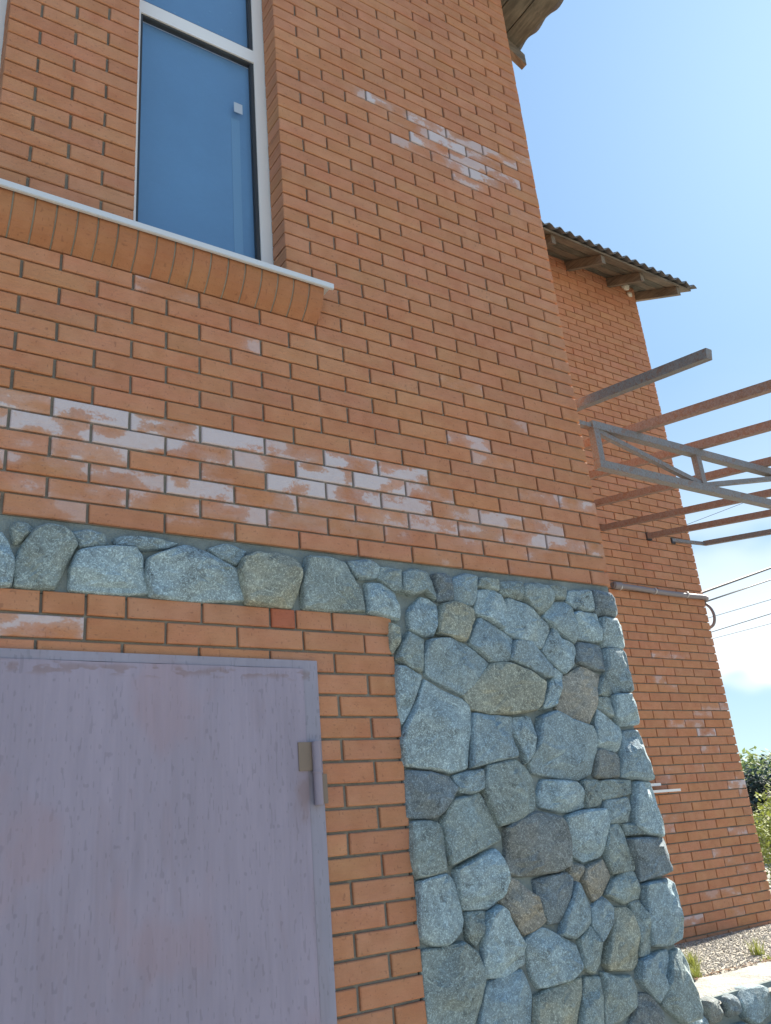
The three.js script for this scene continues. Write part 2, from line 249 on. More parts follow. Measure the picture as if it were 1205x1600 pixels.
// ---------------------------------------------------------------- ground
const earthMap = tex8(1024, 1024, (o, u, v) => { const n = 0.45 * pn(u, v, 7) + 0.3 * pn(u, v, 40) + 0.25 * pn(u, v, 210), s = sstep(0.6, 0.85, pn(u, v, 150)); const k = 0.6 + 0.75 * n; o[0] = (0.29 + 0.1 * s) * k; o[1] = (0.27 + 0.1 * s) * k; o[2] = (0.225 + 0.1 * s) * k; });
M.earth = new THREE.MeshStandardMaterial({ map: earthMap, roughness: 1, bumpMap: roughBump, bumpScale: 0.02 });
{
  const g = new THREE.PlaneGeometry(800, 800); g.rotateX(-Math.PI / 2); const p = g.attributes.position, u = g.attributes.uv; for (let i = 0; i < p.count; i++) u.setXY(i, p.getX(i) / 1.6, p.getZ(i) / 1.6);
  const m = mesh('ground', g, M.earth, scene); m.position.y = GROUND; tag(m, 'pale gravelled yard in front of the house', 'ground', null, 'structure');
  const t = mesh('terrace', box(0.02, 120, GROUND - 0.02, TERRACE, -120, -0.99, 0.6), M.earth, scene); tag(t, 'raised gravel terrace behind the low stone retaining wall', 'ground', null, 'structure');
}

// ---------------------------------------------------------------- the house
const house = thing('brick_house', 'two-storey orange brick house with blue-grey fieldstone plinth and a recessed wing', 'house', [0, 0, 0]);
const core = []; // mortar body behind the brick skin, 9 mm back
const q = 0.013;
core.push(box(-4.4, -q, 0.002, 1.2, -0.3, -q), box(-1.678 + q, -q, 1.2, 4.2, -0.3, -q), box(-2.845 + q, -2.34 - q, 1.2, 4.2, -0.3, -q), box(-4.4, -3.55 - q, 1.2, 4.2, -0.3, -q), box(-4.4, -q, GROUND, 4.35, -5.5, -0.3));
core.push(box(-4.4, -1.3 - q, GROUND, -0.24, -0.3, -q), box(-3.55 - q, -1.68, 4.1, 4.2, -0.3, -q));
const wall = mesh('brick_wall', core, M.mortar, house);
const wing = mesh('wing_wall', box(0, WX - q, GROUND, 4.45, -5.5, WZ - q), M.mortar, house);
// which bricks show largest in the picture
const pv = new THREE.Matrix4().multiplyMatrices(camera.projectionMatrix, camera.matrixWorldInverse), tv = V(0, 0, 0);
function shown(b) {
  const F = b.wall === 'flank' ? FLANK : b.wall === 'wing' ? WING : ID; const pts = [[b.u0, b.v0], [b.u1, b.v0], [b.u1, b.v1], [b.u0, b.v1]].map(([u, v]) => { tv.set(...F(u, v, 0)).applyMatrix4(pv); return [Math.max(-1, Math.min(1, tv.x)), Math.max(-1, Math.min(1, tv.y))]; });
  let a = 0; for (let i = 0; i < 4; i++) { const p = pts[i], n = pts[(i + 1) % 4]; a += p[0] * n[1] - p[1] * n[0]; } a = Math.abs(a);
  if (b.wall === 'flank' || (b.wall === 'wing' && b.u1 < 2.3)) a = 0; if (b.wall === 'surround' && b.u1 < -1.66 && b.v0 < -0.5) a = 0; return a;
}
for (const b of BR) b.area = shown(b);
const order = [...BR].sort((a, b) => b.area - a.area); order.slice(0, 300).forEach((b) => { b.single = b.area > 0; });
const surround = mesh('door_surround', box(-1.66, -1.301 - q, GROUND, -0.24, -0.2, -q + 0.0005), M.mortar, house);
const rest = { front: [[], []], wing: [[], []], surround: [[], []], flank: [[], []] };
for (const b of BR) {
  const g = brickGeo(b), parent = b.wall === 'wing' || b.wall === 'flank' ? wing : b.wall === 'surround' ? surround : wall;
  if (b.single) mesh('brick', g, sheetOf(b).mat, parent); else rest[b.wall][b.wall === 'front' && b.row >= 16 ? 1 : 0].push(g);
}
for (const [w, par] of [['front', wall], ['wing', wing], ['surround', surround], ['flank', wing]]) rest[w].forEach((l, i) => { if (l.length) tag(mesh('brickwork', l, w === 'front' ? (i ? SH.high.mat : SH.low.mat) : SH[w].mat, par), null, null, null, 'stuff'); });
// ---------------------------------------------------------------- fieldstone plinth: outline of each stone in wall metres
const STONES = [
["b",-2.755,-0.069,-2.717,-0.065,-2.696,-0.1,-2.683,-0.143,-2.68,-0.228,-2.742,-0.237],
["g",-2.69,-0.042,-2.681,-0.03,-2.649,-0.026,-2.633,-0.043,-2.67,-0.089,-2.682,-0.088],
["g",-2.628,-0.048,-2.591,-0.026,-2.539,-0.028,-2.512,-0.047,-2.495,-0.08,-2.533,-0.155,-2.555,-0.223,-2.599,-0.229,-2.67,-0.228,-2.673,-0.153,-2.656,-0.101],
["B",-2.508,-0.038,-2.476,-0.028,-2.411,-0.035,-2.402,-0.069,-2.484,-0.084],
["B",-2.378,-0.045,-2.345,-0.03,-2.218,-0.029,-2.159,-0.034,-2.206,-0.058,-2.282,-0.067,-2.366,-0.065],
["b",-2.489,-0.099,-2.41,-0.079,-2.31,-0.073,-2.287,-0.094,-2.28,-0.147,-2.262,-0.221,-2.415,-0.23,-2.509,-0.23,-2.507,-0.163],
["b",-2.264,-0.098,-2.128,-0.037,-2.031,-0.065,-1.947,-0.103,-1.935,-0.165,-1.918,-0.219,-2.059,-0.23,-2.251,-0.231,-2.269,-0.169],
["B",-2.05,-0.041,-1.989,-0.02,-1.907,-0.035,-1.946,-0.086,-1.997,-0.072],
["y",-1.918,-0.063,-1.864,-0.037,-1.77,-0.03,-1.704,-0.044,-1.693,-0.109,-1.711,-0.179,-1.736,-0.229,-1.801,-0.227,-1.909,-0.228,-1.928,-0.164,-1.937,-0.112],
["g",-1.662,-0.032,-1.572,-0.026,-1.501,-0.037,-1.466,-0.095,-1.429,-0.135,-1.42,-0.22,-1.5,-0.222,-1.579,-0.231,-1.688,-0.232,-1.687,-0.15],
["B",-1.484,-0.028,-1.401,-0.015,-1.331,-0.034,-1.357,-0.081,-1.441,-0.093],
["b",-1.406,-0.111,-1.335,-0.109,-1.278,-0.14,-1.265,-0.216,-1.273,-0.246,-1.322,-0.235,-1.404,-0.222,-1.403,-0.169],
["g",-1.328,-0.037,-1.237,-0.04,-1.247,-0.127,-1.282,-0.13,-1.349,-0.084],
["g",-1.226,-0.049,-1.158,-0.029,-1.108,-0.037,-1.087,-0.076,-1.076,-0.118,-1.084,-0.154,-1.133,-0.115,-1.19,-0.138,-1.241,-0.13],
["d",-1.076,-0.045,-1.009,-0.033,-0.978,-0.05,-0.988,-0.1,-0.992,-0.15,-1.068,-0.153,-1.058,-0.106],
["B",-0.964,-0.049,-0.914,-0.03,-0.845,-0.032,-0.853,-0.106,-0.879,-0.157,-0.979,-0.148,-0.982,-0.1],
["g",-0.821,-0.035,-0.732,-0.036,-0.733,-0.084,-0.783,-0.08,-0.837,-0.071],
["g",-0.715,-0.043,-0.592,-0.037,-0.601,-0.119,-0.672,-0.105,-0.72,-0.089],
["g",-0.575,-0.042,-0.504,-0.03,-0.427,-0.035,-0.406,-0.087,-0.43,-0.124,-0.486,-0.166,-0.542,-0.144,-0.591,-0.107,-0.591,-0.067],
["g",-0.422,-0.031,-0.306,-0.033,-0.327,-0.089,-0.399,-0.089],
["b",-0.293,-0.047,-0.158,-0.039,-0.16,-0.134,-0.271,-0.13,-0.321,-0.098],
["d",-0.148,-0.035,-0.063,-0.037,-0.016,-0.059,-0.015,-0.137,-0.067,-0.153,-0.151,-0.149,-0.149,-0.091],
["b",-1.217,-0.208,-1.147,-0.146,-1.11,-0.153,-1.074,-0.177,-1.088,-0.252,-1.11,-0.3,-1.154,-0.302,-1.219,-0.28],
["y",-1.041,-0.167,-0.986,-0.154,-0.881,-0.171,-0.882,-0.218,-0.916,-0.263,-0.943,-0.312,-1.008,-0.307,-1.09,-0.291,-1.074,-0.225],
["b",-0.845,-0.094,-0.776,-0.082,-0.714,-0.1,-0.692,-0.155,-0.706,-0.212,-0.742,-0.253,-0.805,-0.213,-0.871,-0.192],
["b",-0.685,-0.12,-0.659,-0.113,-0.608,-0.135,-0.465,-0.214,-0.464,-0.245,-0.526,-0.325,-0.625,-0.299,-0.656,-0.295,-0.732,-0.258,-0.7,-0.2],
["B",-0.405,-0.116,-0.347,-0.106,-0.322,-0.14,-0.302,-0.192,-0.297,-0.256,-0.309,-0.292,-0.395,-0.25,-0.482,-0.186,-0.459,-0.15],
["b",-0.303,-0.162,-0.259,-0.147,-0.142,-0.145,-0.134,-0.199,-0.154,-0.278,-0.24,-0.274,-0.3,-0.271,-0.293,-0.203],
["b",-0.117,-0.165,-0.034,-0.16,-0.0,-0.198,0.006,-0.289,-0.037,-0.303,-0.132,-0.304,-0.141,-0.242],
["B",-0.847,-0.213,-0.802,-0.234,-0.685,-0.294,-0.735,-0.393,-0.822,-0.396,-0.925,-0.322,-0.88,-0.25],
["b",-0.521,-0.336,-0.469,-0.271,-0.43,-0.232,-0.408,-0.239,-0.4,-0.273,-0.327,-0.298,-0.32,-0.338,-0.355,-0.385,-0.412,-0.432,-0.471,-0.384],
["d",-0.292,-0.288,-0.163,-0.297,-0.146,-0.343,-0.16,-0.413,-0.231,-0.404,-0.314,-0.378,-0.311,-0.332],
["B",-0.134,-0.313,-0.047,-0.306,-0.002,-0.331,0.001,-0.414,-0.002,-0.502,-0.119,-0.513,-0.159,-0.442],
["g",-1.223,-0.291,-1.156,-0.318,-1.175,-0.444,-1.231,-0.433,-1.292,-0.399,-1.269,-0.348],
["B",-1.131,-0.321,-1.035,-0.311,-0.959,-0.326,-0.904,-0.358,-0.84,-0.402,-0.872,-0.45,-0.948,-0.508,-0.99,-0.529,-1.074,-0.496,-1.161,-0.458,-1.155,-0.383],
["y",-1.313,-0.261,-1.273,-0.278,-1.276,-0.329,-1.308,-0.38,-1.32,-0.356],
["B",-0.679,-0.302,-0.588,-0.301,-0.562,-0.318,-0.475,-0.403,-0.488,-0.448,-0.545,-0.452,-0.632,-0.411,-0.721,-0.388,-0.722,-0.377],
["b",-0.468,-0.409,-0.421,-0.438,-0.459,-0.505,-0.503,-0.57,-0.573,-0.586,-0.587,-0.581,-0.523,-0.49],
["y",-0.987,-0.532,-0.909,-0.474,-0.831,-0.407,-0.74,-0.399,-0.635,-0.428,-0.554,-0.477,-0.582,-0.56,-0.618,-0.592,-0.743,-0.602,-0.858,-0.605,-0.96,-0.588,-0.979,-0.546],
["t",-0.302,-0.398,-0.193,-0.432,-0.222,-0.495,-0.247,-0.557,-0.327,-0.652,-0.427,-0.62,-0.497,-0.583,-0.445,-0.51,-0.42,-0.449],
["g",-0.182,-0.437,-0.135,-0.51,-0.155,-0.525,-0.229,-0.523,-0.205,-0.478],
["g",-0.231,-0.534,-0.15,-0.536,-0.159,-0.618,-0.195,-0.612,-0.261,-0.574],
["b",-0.132,-0.522,-0.026,-0.518,0.004,-0.561,0.012,-0.648,-0.119,-0.656,-0.142,-0.611],
["b",-1.301,-0.423,-1.18,-0.464,-1.263,-0.609,-1.297,-0.648,-1.308,-0.597],
["b",-1.17,-0.478,-1.119,-0.509,-0.993,-0.554,-0.965,-0.578,-0.967,-0.65,-0.995,-0.727,-1.017,-0.811,-1.095,-0.823,-1.194,-0.806,-1.302,-0.796,-1.304,-0.712,-1.285,-0.66,-1.24,-0.592],
["B",-0.953,-0.605,-0.866,-0.615,-0.752,-0.618,-0.763,-0.696,-0.764,-0.775,-0.877,-0.789,-1.002,-0.812,-0.978,-0.741],
["b",-0.745,-0.623,-0.65,-0.62,-0.636,-0.684,-0.662,-0.755,-0.716,-0.803,-0.725,-0.754,-0.757,-0.667],
["B",-0.6,-0.623,-0.512,-0.597,-0.432,-0.638,-0.329,-0.661,-0.299,-0.693,-0.312,-0.78,-0.351,-0.852,-0.43,-0.877,-0.523,-0.865,-0.679,-0.841,-0.687,-0.803,-0.637,-0.729],
["b",-0.264,-0.587,-0.216,-0.623,-0.121,-0.665,-0.116,-0.695,-0.144,-0.748,-0.176,-0.768,-0.299,-0.746,-0.289,-0.67],
["n",-0.301,-0.754,-0.177,-0.774,-0.158,-0.801,-0.182,-0.872,-0.264,-0.875,-0.329,-0.867],
["B",-0.104,-0.683,-0.034,-0.678,0.004,-0.739,0.02,-0.811,0.023,-0.894,-0.169,-0.875,-0.148,-0.795],
["d",-1.298,-0.812,-1.202,-0.822,-1.11,-0.841,-1.08,-0.883,-1.109,-0.918,-1.176,-0.976,-1.239,-0.977,-1.308,-0.971,-1.305,-0.891],
["B",-1.085,-0.837,-1.01,-0.826,-0.939,-0.816,-0.951,-0.888,-0.997,-0.903,-1.07,-0.895],
["g",-0.924,-0.805,-0.763,-0.787,-0.721,-0.816,-0.689,-0.861,-0.683,-0.919,-0.699,-0.981,-0.813,-1.016,-0.895,-1.025,-0.921,-0.973,-0.945,-0.893],
["b",-0.632,-0.869,-0.464,-0.884,-0.425,-0.921,-0.424,-0.986,-0.521,-0.997,-0.661,-0.973,-0.666,-0.926],
["g",-0.415,-0.883,-0.317,-0.884,-0.307,-0.943,-0.32,-0.978,-0.417,-0.989,-0.414,-0.927],
["g",-0.309,-0.884,-0.112,-0.889,-0.123,-0.946,-0.234,-0.955,-0.303,-0.962],
["b",-0.097,-0.901,-0.007,-0.902,0.026,-0.976,0.029,-1.13,-0.078,-1.111,-0.142,-1.074],
["g",-1.299,-0.989,-1.181,-0.996,-1.162,-1.016,-1.155,-1.082,-1.163,-1.162,-1.295,-1.172,-1.306,-1.116],
["g",-1.098,-0.923,-0.967,-0.908,-0.937,-0.954,-0.891,-1.057,-0.892,-1.078,-1.011,-1.105,-1.145,-1.145,-1.149,-1.106,-1.152,-1.036,-1.156,-0.991],
["n",-0.793,-1.012,-0.687,-0.99,-0.574,-1.014,-0.554,-1.068,-0.555,-1.119,-0.569,-1.195,-0.633,-1.21,-0.743,-1.211,-0.826,-1.208,-0.887,-1.187,-0.865,-1.104,-0.859,-1.036],
["b",-0.532,-1.016,-0.435,-1.0,-0.312,-0.997,-0.306,-1.052,-0.336,-1.104,-0.366,-1.173,-0.472,-1.189,-0.532,-1.16,-0.537,-1.087],
["B",-0.288,-0.966,-0.175,-0.96,-0.162,-0.989,-0.176,-1.055,-0.298,-1.055,-0.306,-1.003],
["g",-0.304,-1.069,-0.238,-1.062,-0.219,-1.092,-0.197,-1.175,-0.178,-1.223,-0.189,-1.245,-0.324,-1.247,-0.339,-1.204,-0.344,-1.141],
["g",-0.204,-1.064,-0.129,-1.074,-0.07,-1.114,-0.2,-1.111],
["d",-0.2,-1.123,0.025,-1.133,0.044,-1.212,0.03,-1.27,-0.175,-1.292,-0.169,-1.224],
["b",-1.122,-1.159,-0.917,-1.105,-0.901,-1.164,-0.89,-1.217,-0.927,-1.275,-0.984,-1.301,-1.105,-1.294,-1.115,-1.241],
["t",-0.552,-1.191,-0.492,-1.201,-0.492,-1.218,-0.519,-1.261,-0.562,-1.236],
["t",-0.478,-1.214,-0.361,-1.19,-0.34,-1.259,-0.402,-1.314,-0.45,-1.336,-0.497,-1.255],
["g",-0.342,-1.281,-0.253,-1.248,-0.191,-1.253,-0.18,-1.325,-0.192,-1.352,-0.284,-1.361,-0.378,-1.321],
["B",-0.165,-1.304,-0.008,-1.299,0.044,-1.319,0.056,-1.389,0.048,-1.486,0.029,-1.528,-0.066,-1.544,-0.163,-1.531,-0.168,-1.427],
["b",-1.293,-1.186,-1.161,-1.171,-1.134,-1.199,-1.119,-1.268,-1.11,-1.327,-1.122,-1.365,-1.18,-1.392,-1.246,-1.39,-1.3,-1.36],
["g",-1.091,-1.307,-1.006,-1.312,-1.02,-1.36,-1.064,-1.418,-1.1,-1.385],
["b",-0.994,-1.322,-0.945,-1.3,-0.921,-1.317,-0.886,-1.38,-0.844,-1.445,-0.855,-1.501,-0.94,-1.529,-1.046,-1.518,-1.036,-1.455,-1.028,-1.39],
["t",-0.868,-1.21,-0.83,-1.228,-0.758,-1.287,-0.715,-1.373,-0.759,-1.396,-0.837,-1.409,-0.88,-1.349,-0.929,-1.284],
["d",-0.747,-1.232,-0.587,-1.22,-0.561,-1.249,-0.596,-1.315,-0.652,-1.386,-0.702,-1.386,-0.741,-1.279],
["B",-0.543,-1.262,-0.524,-1.266,-0.471,-1.355,-0.493,-1.41,-0.584,-1.451,-0.653,-1.427,-0.623,-1.364],
["B",-0.404,-1.322,-0.357,-1.373,-0.379,-1.424,-0.446,-1.486,-0.477,-1.412,-0.464,-1.361],
["y",-0.34,-1.374,-0.272,-1.382,-0.239,-1.451,-0.261,-1.576,-0.298,-1.598,-0.429,-1.581,-0.451,-1.555,-0.387,-1.455],
["g",-0.251,-1.368,-0.194,-1.36,-0.171,-1.404,-0.164,-1.504,-0.184,-1.555,-0.248,-1.562,-0.232,-1.474],
["b",-0.828,-1.429,-0.745,-1.397,-0.707,-1.41,-0.582,-1.477,-0.567,-1.549,-0.638,-1.584,-0.797,-1.589,-0.822,-1.537,-0.83,-1.474],
["g",-0.561,-1.459,-0.495,-1.42,-0.457,-1.482,-0.466,-1.548,-0.511,-1.582,-0.561,-1.555],
["B",-0.251,-1.573,-0.079,-1.556,-0.079,-1.602,-0.115,-1.671,-0.171,-1.736,-0.274,-1.637],
["g",-0.061,-1.572,-0.017,-1.567,0.037,-1.634,0.045,-1.738,0.033,-1.816,-0.062,-1.821,-0.16,-1.743,-0.12,-1.671],
["g",-1.297,-1.402,-1.212,-1.405,-1.121,-1.4,-1.071,-1.437,-1.048,-1.488,-1.051,-1.53,-1.071,-1.594,-1.127,-1.675,-1.3,-1.629,-1.298,-1.501],
["B",-1.025,-1.538,-0.865,-1.518,-0.835,-1.602,-0.869,-1.721,-1.092,-1.682,-1.052,-1.589],
["g",-0.561,-1.59,-0.483,-1.601,-0.48,-1.667,-0.513,-1.779,-0.632,-1.758,-0.584,-1.651],
["y",-0.824,-1.611,-0.655,-1.59,-0.581,-1.588,-0.593,-1.639,-0.642,-1.731,-0.73,-1.762,-0.855,-1.734],
["g",-0.467,-1.584,-0.388,-1.615,-0.313,-1.621,-0.293,-1.671,-0.308,-1.724,-0.391,-1.751,-0.493,-1.763,-0.476,-1.667],
["n",-0.289,-1.687,-0.223,-1.702,-0.164,-1.768,-0.198,-1.823,-0.388,-1.8,-0.309,-1.729]
];
function stoneGeo(flat, rnd, o = {}) { // a split boulder: rounded outline, chipped shoulder, uneven faceted face
  let P = []; for (let i = 0; i < flat.length; i += 2) P.push([flat[i], flat[i + 1]]);
  let A = 0, cx = 0, cy = 0; for (let i = 0; i < P.length; i++) { const [x, y] = P[i], [x2, y2] = P[(i + 1) % P.length], c = x * y2 - x2 * y; A += c; cx += (x + x2) * c; cy += (y + y2) * c; } A /= 2; cx /= 6 * A; cy /= 6 * A; if (A < 0) P.reverse();
  const grow = o.grow ?? 0.0085;
  for (let it = 0; it < 2; it++) { const Q = [], t = it ? 0.24 : 0.08; for (let i = 0; i < P.length; i++) { const a = P[i], b = P[(i + 1) % P.length]; Q.push([mix(a[0], b[0], t), mix(a[1], b[1], t)], [mix(a[0], b[0], 1 - t), mix(a[1], b[1], 1 - t)]); } P = Q; }
  const s1 = rnd() * 100, s2 = rnd() * 100, size = Math.sqrt(Math.abs(A)), h = o.h ?? (0.016 + 0.075 * Math.min(0.22, size) * (0.6 + 0.6 * rnd())), tx = (rnd() - 0.5) * 0.10, ty = (rnd() - 0.35) * 0.10;
  const fac = 38 / (1 + size * 6), facet = []; for (let k = 0; k < 3; k++) { const a = rnd() * 6.283; facet.push([Math.cos(a), Math.sin(a), size * (0.10 + 0.26 * rnd()), 0.2 + 0.5 * rnd()]); } if (o.edge !== undefined) facet.push([0.95, 0.3, o.edge - cx - 0.035, 0.9]);
  const z = (x, y, f) => { let k = h + tx * (x - cx) + ty * (y - cy) + 0.015 * (fbm(x * fac * 0.8 + s1, y * fac * 0.8 + s2, 2) - 0.5) + 0.010 * (fbm(x * fac * 3 + s2, y * fac * 3 + s1, 2) - 0.5); for (const [a, b, d, m] of facet) { const e = (x - cx) * a + (y - cy) * b - d; if (e > 0) k -= e * m; } return -0.018 + (Math.max(0.006, k) + 0.018) * f; };
  // [scale in metres inward, height share]
  const n = P.length, rings = [[0, null, -(o.deep ?? 0.04)], [0, null, -0.014], [0.0015, 0.55], [0.005, 0.86], [0.012, 1]], G = [];
  const V3 = [], UV = [], k0 = rnd() * 5, k1 = rnd() * 5, ra = rnd() * 6.28, ca = Math.cos(ra) / 0.62, sa = Math.sin(ra) / 0.62;
  const put = (x, y, zz) => { V3.push([x, y, zz]); };
  rings.forEach(([inset, f, fix], ri) => { for (let i = 0; i < n; i++) { const dx = P[i][0] - cx, dy = P[i][1] - cy, L = Math.hypot(dx, dy), ed = grow + 0.006 * (fbm(P[i][0] * 45 + s1, P[i][1] * 45, 2) - 0.5), k = Math.max(0.25, (L + ed - inset * (0.7 + 0.6 * vn(i * 0.7 + s1, ri))) / L), x = cx + dx * k, y = cy + dy * k; put(x, y, f === null ? fix : z(x, y, f)); } });
  for (const sc of [0.78, 0.55, 0.28]) for (let i = 0; i < n; i++) { const b = V3[(rings.length - 1) * n + i], x = mix(cx, b[0], sc), y = mix(cy, b[1], sc); put(x, y, z(x, y, 1)); }
  put(cx, cy, z(cx, cy, 1));
  const I = [], nr = rings.length + 3;
  for (let r = 0; r + 1 < nr; r++) for (let i = 0; i < n; i++) { const a = r * n + i, b = r * n + (i + 1) % n, c = a + n, d = b + n; I.push(a, b, d, a, d, c); }
  for (let i = 0; i < n; i++) I.push((nr - 1) * n + i, (nr - 1) * n + (i + 1) % n, nr * n);
  const g = new THREE.BufferGeometry(); g.setAttribute('position', new THREE.Float32BufferAttribute(V3.flat(), 3));
  g.setAttribute('uv', new THREE.Float32BufferAttribute(V3.flatMap(([x, y, zz]) => { const l = Math.hypot(x - cx, y - cy) || 1, e = Math.max(0, h - zz) * 0.9; x += (x - cx) / l * e; y += (y - cy) / l * e; return [k0 + x * ca - y * sa, k1 + x * sa + y * ca]; }), 2)); g.setIndex(I);
  return toCreasedNormals(g, 0.36);
}
const plinthCore = [box(-4.4, -1.306, -0.244, -0.0, -0.3, -0.013, 1.4), box(-1.306, -0.010, GROUND, -0.0, -0.3, -0.013, 1.4), box(-0.3, -0.010, GROUND, -0.0, -5.5, -0.3, 1.4)];
const plinth = mesh('stone_plinth', plinthCore, M.cement, house);
const RS = rngOf(991);
for (const [c, ...flat] of STONES) {
  let mx = -9; for (let i = 0; i < flat.length; i += 2) mx = Math.max(mx, flat[i]);
  const corner = mx > -0.07; if (corner) for (let i = 0; i < flat.length; i += 2) if (flat[i] > mx - 0.09) flat[i] = Math.max(flat[i], flat[i] * 0.5 + 0.012);
  mesh('stone', stoneGeo(flat, RS, corner ? { deep: 0.14, h: 0.036, edge: mx } : {}), M.stone[c], plinth);
}
{ // stones low on the plinth under the picture's edge, and on the sunny flank: one mass
  const low = [], side = [];
  const cells = (x0, x1, y0, y1, s, out, F) => { const nx = Math.round((x1 - x0) / s), ny = Math.round((y1 - y0) / s); for (let j = 0; j < ny; j++) for (let i = 0; i < nx; i++) { const ax = x0 + (x1 - x0) * (i + 0.5) / nx, ay = y0 + (y1 - y0) * (j + 0.5) / ny, f = [], w = (x1 - x0) / nx * 0.47, hh = (y1 - y0) / ny * 0.47; for (const [sx, sy] of [[-1, -0.7], [0, -1], [1, -0.75], [1, 0.7], [0.1, 1], [-0.9, 0.8]]) f.push(ax + w * sx * (0.85 + 0.15 * RS()), ay + hh * sy * (0.85 + 0.15 * RS())); const g = stoneGeo(f, RS); if (F) { const p = g.attributes.position; for (let k = 0; k < p.count; k++) { const [a, b, c] = F(p.getX(k), p.getY(k), p.getZ(k)); p.setXYZ(k, a, b, c); } g.computeVertexNormals(); } out.push(g); } };
  cells(-1.29, 0.0, GROUND + 0.01, -1.86, 0.2, low); cells(-4.2, -2.79, -0.235, -0.015, 0.21, low); cells(0.16, 2.0, TERRACE, -0.03, 0.2, side, FLANK);
  tag(mesh('stonework', low, M.stone.B, plinth), null, null, null, 'stuff'); tag(mesh('stonework', side, M.stone.g, plinth), null, null, null, 'stuff');
}

// ---------------------------------------------------------------- moulded brick ledge and metal sill under the windows
const ledge = new THREE.Group(); ledge.name = 'sill_ledge'; house.add(ledge);
{
  const prof = [[-0.05, 1.029], [0.0005, 1.029], [0.010, 1.037], [0.031, 1.056], [0.050, 1.079], [0.065, 1.104], [0.075, 1.13], [0.079, 1.152], [0.0795, 1.166], [-0.05, 1.166]];
  { const L = [], n = prof.length, d = (a) => Math.max(-0.05, a[0] - 0.005); for (let i = 0; i < n; i++) { const a = prof[i], c = prof[(i + 1) % n]; L.push([[-4.2, a[1] + 0.001, d(a)], [-1.556, a[1] + 0.001, d(a)], [-1.556, c[1] + 0.001, d(c)], [-4.2, c[1] + 0.001, d(c)]]); } mesh('mortar_bed', quads(L, (p) => [p[0], p[1]]), M.mortar, ledge); }
  for (let k = 0; k < 34; k++) {
    const x1 = -1.549 - 0.0727 * k, x0 = x1 - 0.0672, L = [], dz = (R() - 0.5) * 0.002, n = prof.length, b = 0.0025;
    for (let i = 0; i < n; i++) { const a = prof[i], c = prof[(i + 1) % n]; L.push([[x0 + b, a[1], a[0] + dz], [x1 - b, a[1], a[0] + dz], [x1 - b, c[1], c[0] + dz], [x0 + b, c[1], c[0] + dz]]); }
    for (let i = 0; i + 1 < n; i++) { const a = prof[i], c = prof[i + 1], s = 0.003; L.push([[x0, a[1], a[0] + dz - s], [x0 + b, a[1], a[0] + dz], [x0 + b, c[1], c[0] + dz], [x0, c[1], c[0] + dz - s]], [[x1 - b, a[1], a[0] + dz], [x1, a[1], a[0] + dz - s], [x1, c[1], c[0] + dz - s], [x1 - b, c[1], c[0] + dz]]); }
    for (let i = 1; i + 2 < n; i++) { const a = prof[0], c = prof[i], d = prof[i + 1]; L.push([[x1, a[1], a[0]], [x1, c[1], c[0] + dz - 0.003], [x1, d[1], d[0] + dz - 0.003]].reverse(), [[x0, a[1], a[0]], [x0, c[1], c[0] + dz - 0.003], [x0, d[1], d[0] + dz - 0.003]]); }
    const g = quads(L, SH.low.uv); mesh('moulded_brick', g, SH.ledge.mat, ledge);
  }
}
const sill = mesh('window_sill', [box(-4.2, -1.512, 1.181, 1.183, -0.02, 0.098), box(-4.2, -1.512, 1.160, 1.183, 0.098, 0.1005), box(-4.2, -1.513, 1.157, 1.1595, 0.088, 0.0985), box(-2.34, -1.678, 1.183, 1.2, -0.13, -0.02), box(-3.55, -2.845, 1.183, 1.2, -0.13, -0.02)], M.sill, house);

// ---------------------------------------------------------------- windows
function windowAt(x0, x1, label) {
  const w = new THREE.Group(); w.name = 'window'; house.add(w); if (label) w.userData.label = label;
  const f = -0.127, bk = -0.19;
  mesh('frame', [box(x0, x0 + 0.05, 1.2, 4.1, bk, f), box(x1 - 0.062, x1, 1.2, 4.1, bk, f), box(x0 + 0.05, x1 - 0.062, 1.2, 1.262, bk, f), box(x0 + 0.05, x1 - 0.062, 2.566, 2.644, bk, f), box(x0 + 0.05, x1 - 0.062, 4.04, 4.1, bk, f)], M.white, w);
  for (const [y0, y1] of [[1.262, 2.566], [2.644, 4.04]]) {
    const a = x0 + 0.05, b = x1 - 0.062;
    mesh('gasket', [box(a, a + 0.012, y0, y1, -0.16, -0.1345), box(b - 0.016, b, y0, y1, -0.16, -0.1345), box(a + 0.012, b - 0.016, y1 - 0.012, y1, -0.16, -0.1345), box(a + 0.012, b - 0.016, y0, y0 + 0.012, -0.16, -0.1345)], M.gasket, w);
    mesh('pane', box(a + 0.012, b - 0.016, y0 + 0.012, y1 - 0.012, -0.150, -0.146), M.glass, w);
    mesh('film', box(a, b, y0, y1, -0.178, -0.174, 0.7), M.film, w);
  }
  return w;
}
const win = windowAt(-2.345, -1.672, 'tall white framed window with a blue film behind its glass');
mesh('sticker', box(-1.838, -1.795, 2.216, 2.276, -0.1455, -0.1448), std([0.42, 0.50, 0.58], 0.6), win);
mesh('film_strip', box(-1.842, -1.80, 1.262, 2.20, -0.1735, -0.172), M.filmEdge, win);
for (const [x, y] of [[-2.12, 2.72], [-2.0, 2.73], [-1.94, 2.84], [-1.88, 2.75], [-2.05, 2.86], [-1.83, 2.9]]) { const g = new THREE.CylinderGeometry(0.006, 0.006, 0.001, 10); g.rotateX(Math.PI / 2); g.translate(x, y, -0.1735); mesh('air_bubble', g, M.filmEdge, win); }
windowAt(-3.555, -2.838, 'white window frame at the left edge, beside the brick pier');

